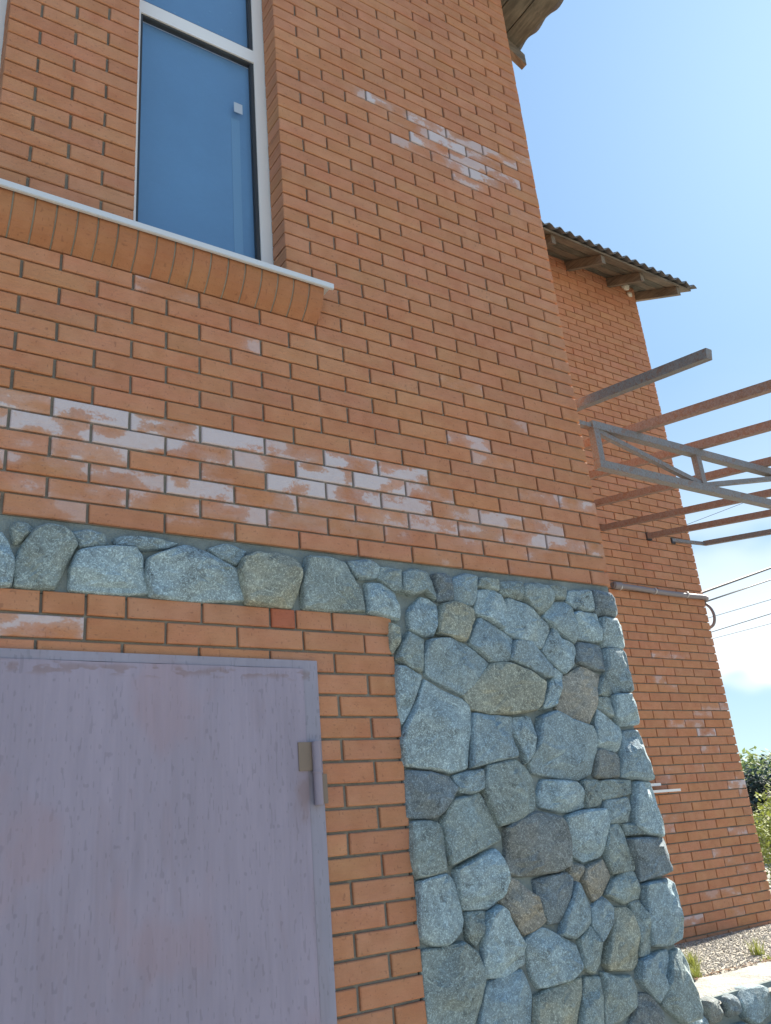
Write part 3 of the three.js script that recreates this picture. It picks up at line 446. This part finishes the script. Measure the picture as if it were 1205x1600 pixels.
// ---------------------------------------------------------------- garage door
{
  const doorMap = tex8(1024, 1024, (o, u, v) => {
    const x = u * 1.6, y = v * 1.6, a = fbm(x * 2.6, y * 2.1 + 4, 4), s = fbm(x * 34, y * 4, 3), st = vn(x * 150, y * 9), p = sstep(0.80, 0.90, vn(x * 170 + 5, y * 46)), sc = sstep(0.66, 0.74, fbm(x * 16 + 3, y * 3, 3)) * 0.5, rs = sstep(0.56, 0.72, fbm(x * 4 + 20, y * 3 + 2, 4));
    let k = 0.86 + 0.26 * a + 0.14 * (s - 0.5) + 0.08 * (st - 0.5); k *= 1 - 0.16 * p;
    let r = 0.285 * k, g = 0.252 * k, b = 0.315 * k; r = mix(r, 0.31, 0.35 * rs); g = mix(g, 0.215, 0.35 * rs); b = mix(b, 0.24, 0.35 * rs);
    const du = (u - 0.922) * 1.6, dv = (v - 0.462) * 1.6, st1 = sstep(0.9, 0.2, Math.hypot(du / 0.05, dv / 0.13) + 0.8 * (fbm(x * 40, y * 22, 3) - 0.5)) * 0.55; // rust wept from the hinge
    const dt = Math.abs(v - 0.703) * 1.6, st2 = sstep(0.024, 0.004, dt + 0.02 * (fbm(x * 20, 4, 2) - 0.5)) * sstep(0.45, 0.6, fbm(x * 26, y * 60, 3)) * 0.5; // scuffed paint along the upper fold
    for (const t of [st1, st2]) { r = mix(r, 0.20, t); g = mix(g, 0.13, t); b = mix(b, 0.115, t); }
    r *= 1 - 0.06 * sc; g *= 1 - 0.10 * sc; b *= 1 - 0.12 * sc; o[0] = r; o[1] = g; o[2] = b;
  });
  const db = roughBump.clone(); db.repeat.set(1.2, 0.5); db.needsUpdate = true;
  M.door = new THREE.MeshStandardMaterial({ map: doorMap, roughness: 0.62, bumpMap: db, bumpScale: 0.002 });
  M.doorFrame = new THREE.MeshStandardMaterial({ map: doorMap, color: new THREE.Color().setRGB(0.92, 1.0, 0.98), roughness: 0.6 });
  const d = new THREE.Group(); d.name = 'garage_door'; house.add(d); d.userData.label = 'weathered mauve painted steel garage door';
  const fit = (g) => { const u = g.attributes.uv; for (let i = 0; i < u.count; i++) u.setXY(i, u.getX(i) / 1.6, u.getY(i) / 1.6); return g; };
  mesh('door_frame', [fit(box(-1.705, -1.648, GROUND + 0.02, -0.423, -0.03, 0.0115)), fit(box(-4.1, -1.705, -0.452, -0.423, -0.03, 0.0115))], M.doorFrame, d);
  // leaf: a folded sheet, its upper edge slightly buckled
  const P = [], N = 60; const edge = (t) => -0.4535 + 0.0025 * (fbm(t * 14, 3, 3) - 0.5);
  const lg = new THREE.PlaneGeometry(2.39, 2.1, N, 30), p = lg.attributes.position, u = lg.attributes.uv;
  for (let i = 0; i < p.count; i++) { const x = p.getX(i) - 2.902, t = (p.getY(i) + 1.05) / 2.1, y = mix(GROUND + 0.02, edge(x), t); p.setXYZ(i, x, y, 0.0150 + 0.003 * (fbm(x * 2.4 + 5, y * 2.2, 2) - 0.5)); u.setXY(i, x / 1.6, y / 1.6); }
  lg.computeVertexNormals();
  mesh('leaf', [lg.toNonIndexed(), fit(box(-4.09, -1.708, GROUND + 0.02, -0.4555, -0.03, 0.0128))], M.door, d);
  const hm = std([0.26, 0.225, 0.27], 0.5, { metalness: 0.1 }), pl = std([0.21, 0.16, 0.12], 0.7);
  const hg = new THREE.Group(); hg.name = 'hinge'; d.add(hg);
  const barrel = (y0, y1) => { const c = new THREE.CylinderGeometry(0.0155, 0.0155, y1 - y0, 18); c.translate(-1.678, (y0 + y1) / 2, 0.0275); return c; };
  mesh('barrel', barrel(-0.804, -0.706), hm, hg); mesh('barrel', barrel(-0.912, -0.808), hm, hg);
  const pin = new THREE.CylinderGeometry(0.018, 0.018, 0.006, 18); pin.translate(-1.678, -0.806, 0.0275); mesh('washer', pin, hm, hg);
  mesh('plate', box(-1.742, -1.684, -0.800, -0.706, 0.0145, 0.0195), pl, hg); mesh('plate', box(-1.672, -1.636, -0.908, -0.812, 0.012, 0.016), pl, hg);
}

// ---------------------------------------------------------------- roof edges: corrugated slate on boards and rafters
const roof = new THREE.Group(); roof.name = 'roof'; house.add(roof);
// F maps (along, out, up): along the eave, outwards from the wall, upwards
function eave(F, a0, a1, over, yE, slope, rafters, ends) {
  const put = (g) => { const p = g.attributes.position; for (let i = 0; i < p.count; i++) p.setXYZ(i, ...F(p.getX(i), p.getY(i), p.getZ(i))); g.computeVertexNormals(); return g; };
  const rise = (o) => yE + (over - o) * slope, rnd = rngOf(Math.round(a1 * 100) + 7);
  { // wavy sheets
    const pitch = ends ? 0.13 : 0.2, amp = ends ? 0.021 : 0.016, n = Math.round((a1 - a0) / pitch * 8), L = []; const outs = [over + 0.045, over - 0.4, over - 1.4, over - 3.2];
    const pt = (i, o, d) => { const a = a0 + (a1 - a0) * i / n, w = Math.cos(a / pitch * 6.283); return [a, o + 0.012 * (vn(Math.floor(a / 0.98) * 3.1, 2) - 0.5), rise(o) + 0.062 + amp * w - d]; };
    for (let i = 0; i < n; i++) for (let k = 0; k < 3; k++) { L.push([pt(i, outs[k], 0), pt(i + 1, outs[k], 0), pt(i + 1, outs[k + 1], 0), pt(i, outs[k + 1], 0)]); L.push([pt(i, outs[k + 1], 0.009), pt(i + 1, outs[k + 1], 0.009), pt(i + 1, outs[k], 0.009), pt(i, outs[k], 0.009)]); }
    for (let i = 0; i < n; i++) L.push([pt(i, outs[0], 0.009), pt(i + 1, outs[0], 0.009), pt(i + 1, outs[0], 0), pt(i, outs[0], 0)]);
    mesh('slate_sheet', put(quads(L, (p) => [p[0], p[1]])), M.slate, roof);
  }
  // sheathing boards parallel to the eave
  let o = over; for (let k = 0; o > over - 3; k++) { const w = k < 6 ? 0.1 + 0.04 * rnd() : 0.9, e = ends ? ends[k % ends.length] : 0; const y1 = rise(o), y0 = rise(o - w); const L = [[a0, o, y1], [a1 + e, o, y1], [a1 + e, o - w, y0], [a0, o - w, y0]], T = L.map(([a, b, c]) => [a, b, c + 0.024]); mesh('board', put(quads([[T[0], T[1], T[2], T[3]], [L[3], L[2], L[1], L[0]], [L[0], L[1], T[1], T[0]], [L[2], L[3], T[3], T[2]], [L[1], L[2], T[2], T[1]], [L[3], L[0], T[0], T[3]]], (p) => [p[0] * 0.8 + k * 0.37, p[1] * 2.3 + p[2]])), k % 2 || !ends ? M.oldWood : M.wood, roof); o -= w + 0.008; }
  for (const a of rafters) { const w = 0.025, t = 0.13, s = over + (ends ? -0.02 - 0.03 * rnd() : 0.055), q = over - 2; const A = (da, oo, d) => [a + da, oo, rise(oo) - 0.003 - d]; const B = [A(-w, s, 0), A(w, s, 0), A(w, s, t * 0.75), A(-w, s, t * 0.75)], E = [A(-w, q, 0), A(w, q, 0), A(w, q, t), A(-w, q, t)]; mesh('rafter', put(quads([[B[0], B[1], B[2], B[3]], [E[1], E[0], E[3], E[2]], [B[1], E[1], E[2], B[2]], [E[0], B[0], B[3], E[3]], [B[3], B[2], E[2], E[3]], [E[0], E[1], B[1], B[0]]], (p) => [p[1] * 0.8 + a, p[2] * 1.5 + p[0] * 2])), M.wood, roof); }
}
eave((a, o, y) => [a, y, WZ + o], 0.4, 4.07, 0.46, 4.045, 0.5, [0.75, 1.4, 2.05, 2.7, 3.3, 3.83], [-0.05, -0.2, -0.12, -0.28]);
eave((a, o, y) => [o, y, -a], -0.36, 1.9, 0.40, 4.045, 0.5, [-0.42, 0.29, 0.9, 1.5]);
eave((a, o, y) => [-4.4 - o, y, -a], -0.36, 5.5, 0.40, 4.045, 0.5, [-0.3, 1]);
// builder's foam under the eaves
for (const [x, y, z, s] of [[3.55, 4.24, WZ + 0.02, 0.05], [3.60, 4.16, WZ + 0.015, 0.035], [2.85, 4.26, WZ + 0.06, 0.045], [3.47, 4.27, WZ + 0.02, 0.035]]) { const g = new THREE.IcosahedronGeometry(s, 2), p = g.attributes.position; for (let i = 0; i < p.count; i++) { const k = 0.7 + 0.6 * vn(p.getX(i) * 60 + x * 9 + 20, p.getY(i) * 60 + p.getZ(i) * 40 + 20); p.setXYZ(i, x + p.getX(i) * k, y + p.getY(i) * k, z + p.getZ(i) * k * 0.6); } g.computeVertexNormals(); mesh('foam_blob', g, M.foam, house); }
// small window sill on the wing wall, its end past the corner stones
mesh('basement_sill', [box(1.75, 2.70, -0.872, -0.868, WZ - 0.02, WZ + 0.1), box(1.75, 2.70, -0.887, -0.868, WZ + 0.1, WZ + 0.103), box(1.8, 2.53, -0.835, -0.815, WZ, WZ + 0.06)], M.white, house);
// ---------------------------------------------------------------- steel canopy frame beside the house
{
  const c = thing('canopy_frame', 'rusty unfinished steel canopy frame of purlins on a truss beside the corner', 'canopy frame', [0, 0, 0]);
  const TZ = -0.1, yP = (z) => 1.343 - 0.170 * (z - WZ), xP = (x, z) => x + 0.033 * (z - WZ);
  [[0.03, 0.742, 'steel'], [0.50, 1.35, 'primer'], [1.055, 1.35, 'primer'], [1.715, 1.35, 'primer'], [2.47, 1.35, 'primer'], [3.08, 1.35, 'primer']].forEach(([x, z1, m], i) => mesh('purlin', beam(V(i ? xP(x, WZ) : 0.08, yP(WZ) + (i ? 0 : 0.03), WZ + 0.003), V(i ? xP(x, z1) : 0.08, yP(z1) + (i ? 0 : 0.035), z1), 0.042, 0.05), M[m], c));
  mesh('purlin', beam(V(3.79, yP(-1.98) - 0.0, -1.985), V(3.84, yP(1.3), 1.3), 0.04, 0.045), M.steel, c);
  const tr = (n, a, b, w = 0.045) => mesh(n, beam(V(a[0], a[1], TZ), V(b[0], b[1], TZ), w, w), M.steel, c);
  tr('top_chord', [0.19, 0.955], [4.35, 0.955]); tr('bottom_chord', [0.19, 0.722], [4.35, 0.722]);
  tr('post', [0.215, 0.745], [0.215, 0.932], 0.042); tr('post', [1.085, 0.745], [1.085, 0.932], 0.04); tr('post', [1.96, 0.745], [1.96, 0.932], 0.04); tr('post', [2.85, 0.745], [2.85, 0.932], 0.04);
  tr('diagonal', [0.245, 0.925], [1.06, 0.75], 0.028); tr('diagonal', [1.115, 0.75], [1.93, 0.93], 0.028); tr('diagonal', [1.99, 0.93], [2.82, 0.75], 0.028); tr('diagonal', [2.88, 0.75], [3.7, 0.93], 0.028);
  mesh('bracket', [box(-0.002, 0.014, 0.88, 1.0, TZ - 0.045, TZ + 0.03), box(0.018, 0.19, 0.94, 0.965, TZ - 0.02, TZ + 0.012)], M.steel, c);
  mesh('wall_plate', box(3.055, 3.12, 1.305, 1.375, WZ - 0.004, WZ + 0.012), M.cable, c);
  mesh('tie_bar', beam(V(3.42, 1.345, WZ), V(3.79, 1.325, -1.985), 0.025, 0.03), M.steel, c); mesh('wall_plate', box(3.405, 3.455, 1.31, 1.365, WZ - 0.004, WZ + 0.012), M.cable, c);
  mesh('column', beam(V(4.3, GROUND, TZ), V(4.3, 0.70, TZ), 0.08, 0.08, V(0, 0, 1)), M.steel, c);
}
// ---------------------------------------------------------------- cable conduit on the wing wall
{
  const c = thing('cable_conduit', 'grey ribbed cable conduit clamped along the wing wall, bent round its end', 'conduit', [0, 0, 0]);
  const z = WZ + 0.028, y = 0.803;
  mesh('pipe', tube([[2.44, y + 0.01, z], [2.75, y + 0.006, z], [3.05, y - 0.004, z], [3.3, y - 0.006, z], [3.55, y - 0.004, z], [3.68, y - 0.002, z], [3.745, y - 0.006, z - 0.03], [3.742, y - 0.02, z - 0.1], [3.735, y - 0.03, z - 0.2]], 0.024, 60, 10), M.conduit, c);
  const g = new THREE.CylinderGeometry(0.032, 0.032, 0.09, 14); g.rotateZ(Math.PI / 2); g.translate(2.5, y + 0.008, z); mesh('coupling', g, M.conduit, c);
  for (const x of [2.53, 2.98, 3.42]) { const t = new THREE.TorusGeometry(0.026, 0.006, 6, 16); t.rotateY(Math.PI / 2); t.translate(x, y, z); mesh('clamp', t, M.clamp, c); }
  mesh('loop', tube([[3.735, 0.79, WZ - 0.06], [3.75, 0.72, WZ + 0.01], [3.755, 0.63, WZ + 0.035], [3.75, 0.55, WZ + 0.01], [3.72, 0.515, WZ - 0.05]], 0.014, 30, 8), M.conduit, c);
}
// ---------------------------------------------------------------- overhead cables
{
  const at = (p, q, t) => p.map((v, i) => v + (q[i] - v) * t);
  const cab = (a, b, r, label, sag) => { const pts = [-0, 0.25, 0.5, 0.75, 1].map((t) => { const p = at(a, b, t); p[1] -= sag * 4 * t * (1 - t); return p; }); tag(mesh('overhead_cable', tube(pts, r, 40, 6), M.cable, scene), label, 'cable', 'cables in the sky beyond the wing'); };
  const far = (a, b, k0, k1) => [at(a, b, -k0), at(a, b, 1 + k1)];
  cab([3.712, 0.86, WZ - 0.03], [14.6, 4.06, -4.6], 0.014, 'thick dark cable, highest of those tied to the wing wall end', 0.02);
  cab([3.712, 0.765, WZ - 0.04], [14.6, 3.78, -4.6], 0.008, 'thin dark cable just under the thick one, from the conduit end', 0.02);
  let [a, b] = far([11.5, 2.5, -7.23], [12.03, 2.63, -6.34], 3, 14); cab(a, b, 0.005, 'thin pale-looking cable, middle of the three low sky wires', 0.03);
  [a, b] = far([11.47, 2.21, -7.36], [12.04, 2.37, -6.42], 3, 14); cab(a, b, 0.007, 'darker cable below the middle one, beside the conduit loop', 0.03);
  [a, b] = far([11.48, 2.08, -7.4], [12.05, 2.19, -6.48], 3, 14); cab(a, b, 0.004, 'lowest faint cable crossing the sky above the white cloud', 0.03);
  [a, b] = far([11.04, 4.31, -7.09], [11.57, 4.49, -6.15], 2, 14); cab(a, b, 0.0045, 'faint cable seen between the purlins of the canopy', 0.03);
}
// ---------------------------------------------------------------- low retaining wall
{
  const zf = -0.64, w = thing('retaining_wall', 'low shaded fieldstone retaining wall with a sunlit top beside the house corner', 'wall', [0, 0, 0]);
  mesh('wall_core', box(0.03, 9, GROUND, TERRACE + 0.0, -0.99, zf - 0.02, 1.4), M.cement, w);
  const S = [['b', 0.62, 0.86, -1.99, -2.10], ['n', 0.86, 1.01, -1.95, -2.06], ['d', 1.02, 1.13, -1.955, -2.05], ['B', 1.15, 1.44, -1.945, -2.11], ['d', 1.48, 1.8, -1.955, -2.12], ['g', 1.82, 2.1, -1.95, -2.1], ['B', 2.12, 2.4, -1.95, -2.1], ['B', 0.06, 0.3, -1.96, -2.1], ['g', 0.31, 0.6, -1.95, -2.1],  // dark tints near the house corner stand in for deep shade there
    ['g', 0.06, 0.34, -2.12, -2.33], ['b', 0.36, 0.7, -2.12, -2.33], ['d', 0.72, 0.91, -2.11, -2.34], ['B', 0.93, 1.27, -2.09, -2.36], ['g', 1.32, 1.62, -2.13, -2.35], ['d', 1.64, 1.95, -2.13, -2.35], ['b', 1.97, 2.3, -2.12, -2.34], ['g', 0.06, 0.4, -2.35, -2.58], ['B', 0.42, 0.8, -2.36, -2.58], ['b', 0.82, 1.2, -2.37, -2.58], ['g', 1.22, 1.6, -2.37, -2.58], ['B', 1.62, 2.0, -2.37, -2.58], ['b', 2.02, 2.4, -2.37, -2.58]];
  for (const [c, x0, x1, y1, y0] of S) { const f = [], mx = (x0 + x1) / 2, my = (y0 + y1) / 2, hx = (x1 - x0) / 2, hy = (y1 - y0) / 2; for (const [a, b] of [[-1, -0.55], [-0.5, -1], [0.55, -0.95], [1, -0.5], [0.95, 0.6], [0.4, 1], [-0.6, 0.97], [-1, 0.5]]) f.push(mx + hx * a * (0.9 + 0.1 * RS()), my + hy * b * (0.9 + 0.1 * RS())); const g = stoneGeo(f, RS, { h: 0.035 + 0.02 * RS(), deep: 0.16 }); g.translate(0, 0, zf - 0.01); mesh('stone', g, M.stone[c], w); }
  { const more = []; for (let j = 0; j < 3; j++) for (let x = 2.42; x < 6.2;) { const x1 = x + 0.26 + 0.14 * RS(), y1 = -1.955 - 0.21 * j, y0 = y1 - 0.19, f = [], mx = (x + x1) / 2, my = (y0 + y1) / 2, hx = (x1 - x) / 2, hy = 0.095; for (const [a, b] of [[-1, -0.6], [-0.5, -1], [0.6, -0.95], [1, -0.5], [0.95, 0.7], [0.3, 1], [-0.7, 0.97]]) f.push(mx + hx * a * (0.9 + 0.1 * RS()), my + hy * b * (0.9 + 0.1 * RS())); const g = stoneGeo(f, RS, { h: 0.035, deep: 0.16 }); g.translate(0, 0, zf - 0.01); more.push(g); x = x1 + 0.008; } tag(mesh('stonework', more, M.stone.B, w), null, null, null, 'stuff'); }
  { // rough cement coping
    const g = new THREE.PlaneGeometry(6, 0.36, 160, 14); g.rotateX(-Math.PI / 2); const p = g.attributes.position, u = g.attributes.uv; for (let i = 0; i < p.count; i++) { const x = p.getX(i) + 3.03, z = p.getZ(i) - 0.82; const edge = sstep(-0.70, -0.64, z); p.setXYZ(i, x, TERRACE + 0.012 + 0.022 * (fbm(x * 9, z * 9, 4) - 0.5) - 0.05 * edge * (0.5 + fbm(x * 6, 3, 2)), z + 0.03 * edge * (fbm(x * 11, 7, 3) - 0.5)); u.setXY(i, x * 1.2, z * 1.2); } g.computeVertexNormals();
    const copeMap = tex8(512, 512, (o, uu, v) => { const n = 0.5 * pn(uu, v, 6) + 0.3 * pn(uu, v, 30) + 0.2 * pn(uu, v, 170); const k = 0.6 + 0.75 * n; o[0] = 0.36 * k; o[1] = 0.35 * k; o[2] = 0.31 * k; });
    mesh('coping', g, new THREE.MeshStandardMaterial({ map: copeMap, roughness: 0.95, bumpMap: roughBump, bumpScale: 0.01 }), w);
  }
}
// ---------------------------------------------------------------- gravel, fallen leaves
{
  const g = new THREE.IcosahedronGeometry(1, 0), n = 12000, im = new THREE.InstancedMesh(g, std([1, 1, 1], 0.95), n), m4 = new THREE.Matrix4(), qq = new THREE.Quaternion(), e = new THREE.Euler(), col = new THREE.Color(), r = rngOf(5); im.name = 'gravel';
  for (let i = 0; i < n; i++) { const x = 0.25 + 3.9 * Math.pow(r(), 0.9), z = -1.02 - 1.02 * r(), s = 0.003 + 0.007 * r() * r() * r() + 0.001; e.set(r() * 6, r() * 6, r() * 6); m4.compose(V(x, TERRACE + s * 0.3, z), qq.setFromEuler(e), V(s * (1 + 0.5 * r()), s * 0.8, s)); im.setMatrixAt(i, m4); const k = 0.22 + 0.3 * r(); im.setColorAt(i, col.setRGB(k, k * 0.95, k * (0.80 + 0.1 * r()))); }
  im.castShadow = im.receiveShadow = true; scene.add(im); tag(im, 'loose grey gravel on the terrace at the foot of the wing', 'gravel', null, 'stuff');
  const lf = [], rr = rngOf(8); for (let i = 0; i < 260; i++) { const x = 1.2 + 1.9 * rr(), z = -1.0 - 0.10 * rr() * rr() - 0.02 * Math.sin(x * 9), a = rr() * 6.28, s = 0.006 + 0.011 * rr(), t = V(Math.cos(a) * s, (rr() - 0.3) * s, Math.sin(a) * s), b = V(-Math.sin(a) * s * 0.5, (rr() - 0.5) * s * 0.6, Math.cos(a) * s * 0.5), y = TERRACE + 0.012 + 0.01 * rr(); lf.push([[x - t.x, y - t.y * 0.3, z - t.z], [x + b.x, y + b.y, z + b.z], [x + t.x, y + t.y, z + t.z], [x - b.x, y - b.y * 0.2, z - b.z]]); }
  tag(mesh('leaf_litter', quads(lf, (p) => [p[0], p[2]]), std([0.16, 0.09, 0.045], 0.95, { side: THREE.DoubleSide }), scene), 'dry brown leaves drifted behind the retaining wall top', 'leaves', null, 'stuff');
}
// ---------------------------------------------------------------- plants
const leafMat = (rgb, t = 0.35) => new THREE.MeshPhysicalMaterial({ color: new THREE.Color().setRGB(...rgb), roughness: 0.85, side: THREE.DoubleSide, transmission: t, thickness: 0 });
function tuft(x, z, n, h, label, seed) {
  const r = rngOf(seed), L = []; for (let i = 0; i < n; i++) { const a = r() * 6.28, lean = (0.2 + 0.9 * r()) * h * 0.6, hh = h * (0.45 + 0.55 * r()), w = 0.0022 + 0.002 * r(), bx = (r() - 0.5) * 0.07, bz = (r() - 0.5) * 0.07, dx = Math.cos(a), dz = Math.sin(a); const p = (t) => [bx + dx * lean * t * t, hh * t * (1 - 0.25 * t), bz + dz * lean * t * t]; for (let k = 0; k < 3; k++) { const a0 = p(k / 3), a1 = p((k + 1) / 3), w0 = w * (1 - k / 3), w1 = w * (1 - (k + 1) / 3); L.push([[a0[0] - dz * w0, a0[1], a0[2] + dx * w0], [a0[0] + dz * w0, a0[1], a0[2] - dx * w0], [a1[0] + dz * w1, a1[1], a1[2] - dx * w1], [a1[0] - dz * w1, a1[1], a1[2] + dx * w1]]); } }
  const m = mesh('grass_tuft', quads(L, (p) => [p[0], p[1]]), leafMat([0.30, 0.33, 0.07]), scene); m.position.set(x, TERRACE - 0.003, z); tag(m, label, 'grass');
}
tuft(1.50, -1.20, 190, 0.19, 'sunlit yellow-green grass tuft right beside the corner stones', 3); tuft(1.36, -1.08, 110, 0.12, 'small grass tuft at the foot of the corner, nearest the coping', 4);
tuft(2.22, -1.24, 60, 0.18, 'thin grass sprig standing alone in the gravel at the right edge', 5); tuft(2.05, -1.06, 26, 0.06, 'tiny weed on the dry leaves behind the coping', 6);
function crown(rx, ry, rz, n, s, seed, lobes = 14) { // leaf-sized faces in clumps through an uneven volume
  const r = rngOf(seed), C = [], L = []; for (let i = 0; i < lobes; i++) { const a = r() * 6.28, e = Math.acos(2 * r() - 1), k = 0.35 + 0.5 * r(); C.push([rx * k * Math.sin(e) * Math.cos(a), ry * k * Math.cos(e), rz * k * Math.sin(e) * Math.sin(a), 0.28 + 0.3 * r()]); }
  for (let i = 0; i < n; i++) { const c = C[Math.floor(r() * lobes)], a = r() * 6.28, e = Math.acos(2 * r() - 1), k = Math.pow(r(), 0.45) * c[3]; const x = c[0] + rx * k * Math.sin(e) * Math.cos(a), y = c[1] + ry * k * Math.cos(e), z = c[2] + rz * k * Math.sin(e) * Math.sin(a), q1 = r() * 6.28, q2 = (r() - 0.5) * 2, ss = s * (0.6 + 0.8 * r()); const t = V(Math.cos(q1), q2, Math.sin(q1)).normalize().multiplyScalar(ss), b = V(-Math.sin(q1), (r() - 0.5), Math.cos(q1)).normalize().multiplyScalar(ss * 0.5); L.push([[x - t.x, y - t.y, z - t.z], [x + b.x, y + b.y, z + b.z], [x + t.x, y + t.y, z + t.z], [x - b.x, y - b.y, z - b.z]]); }
  return quads(L, (p) => [p[0], p[1]]);
}
function tree(name, label, cat, x, y, z, h, rx, ry, n, s, rgb, seed, limbs = 6) {
  const t = thing(name, label, cat, [x, y, z]); const g = crown(rx, ry, rx, n, s, seed); g.translate(0, h, 0); mesh('crown', g, leafMat(rgb), t);
  const r = rngOf(seed + 1), parts = [new THREE.CylinderGeometry(rx * 0.035, rx * 0.075, h, 9).translate(0, h / 2, 0).toNonIndexed()]; for (let i = 0; i < limbs; i++) { const a = r() * 6.28, y0 = h * (0.35 + 0.5 * r()); parts.push(tube([[0, y0, 0], [Math.cos(a) * rx * 0.3, y0 + ry * 0.35, Math.sin(a) * rx * 0.3], [Math.cos(a) * rx * 0.6, y0 + ry * 0.6, Math.sin(a) * rx * 0.6]], rx * 0.02, 8, 6).toNonIndexed()); }
  mesh('trunk', parts, M.wood, t); return t;
}
tree('leafy_shrub', 'sunlit yellow-green shrub growing just behind the end of the wing wall', 'shrub', 5.35, TERRACE, -2.85, 0.58, 0.95, 0.70, 9000, 0.026, [0.27, 0.31, 0.06], 41);
tree('conifer_bush', 'dark green conifer bush behind the sunlit shrub', 'bush', 11.0, TERRACE, -6.6, 0.74, 1.0, 0.95, 9000, 0.05, [0.025, 0.055, 0.045], 51);
tree('broadleaf_tree', 'pale light-green tree rising above the dark conifer', 'tree', 25.5, TERRACE, -16.4, 1.35, 2.2, 1.7, 5200, 0.11, [0.26, 0.32, 0.11], 61);
tree('distant_tree', 'hazy far tree at the right edge, beyond the pale green one', 'tree', 62, TERRACE, -38, 2.6, 4.5, 3.0, 4200, 0.25, [0.16, 0.20, 0.10], 71);
tree('distant_tree', 'hazy far tree showing just past the wing wall end', 'tree', 60, TERRACE, -41.5, 2.2, 4.5, 2.8, 4200, 0.25, [0.15, 0.19, 0.10], 72);
{ const f = thing('fence_post', 'weathered grey fence post between the shrub and the conifer', 'post', [6.9, TERRACE, -3.95]); mesh('shaft', box(-0.05, 0.05, 0, 0.98, -0.05, 0.05), M.oldWood, f); mesh('cap', new THREE.ConeGeometry(0.075, 0.06, 4, 1).rotateY(Math.PI / 4).translate(0, 1.01, 0), M.oldWood, f); }

renderer.render(scene, camera);
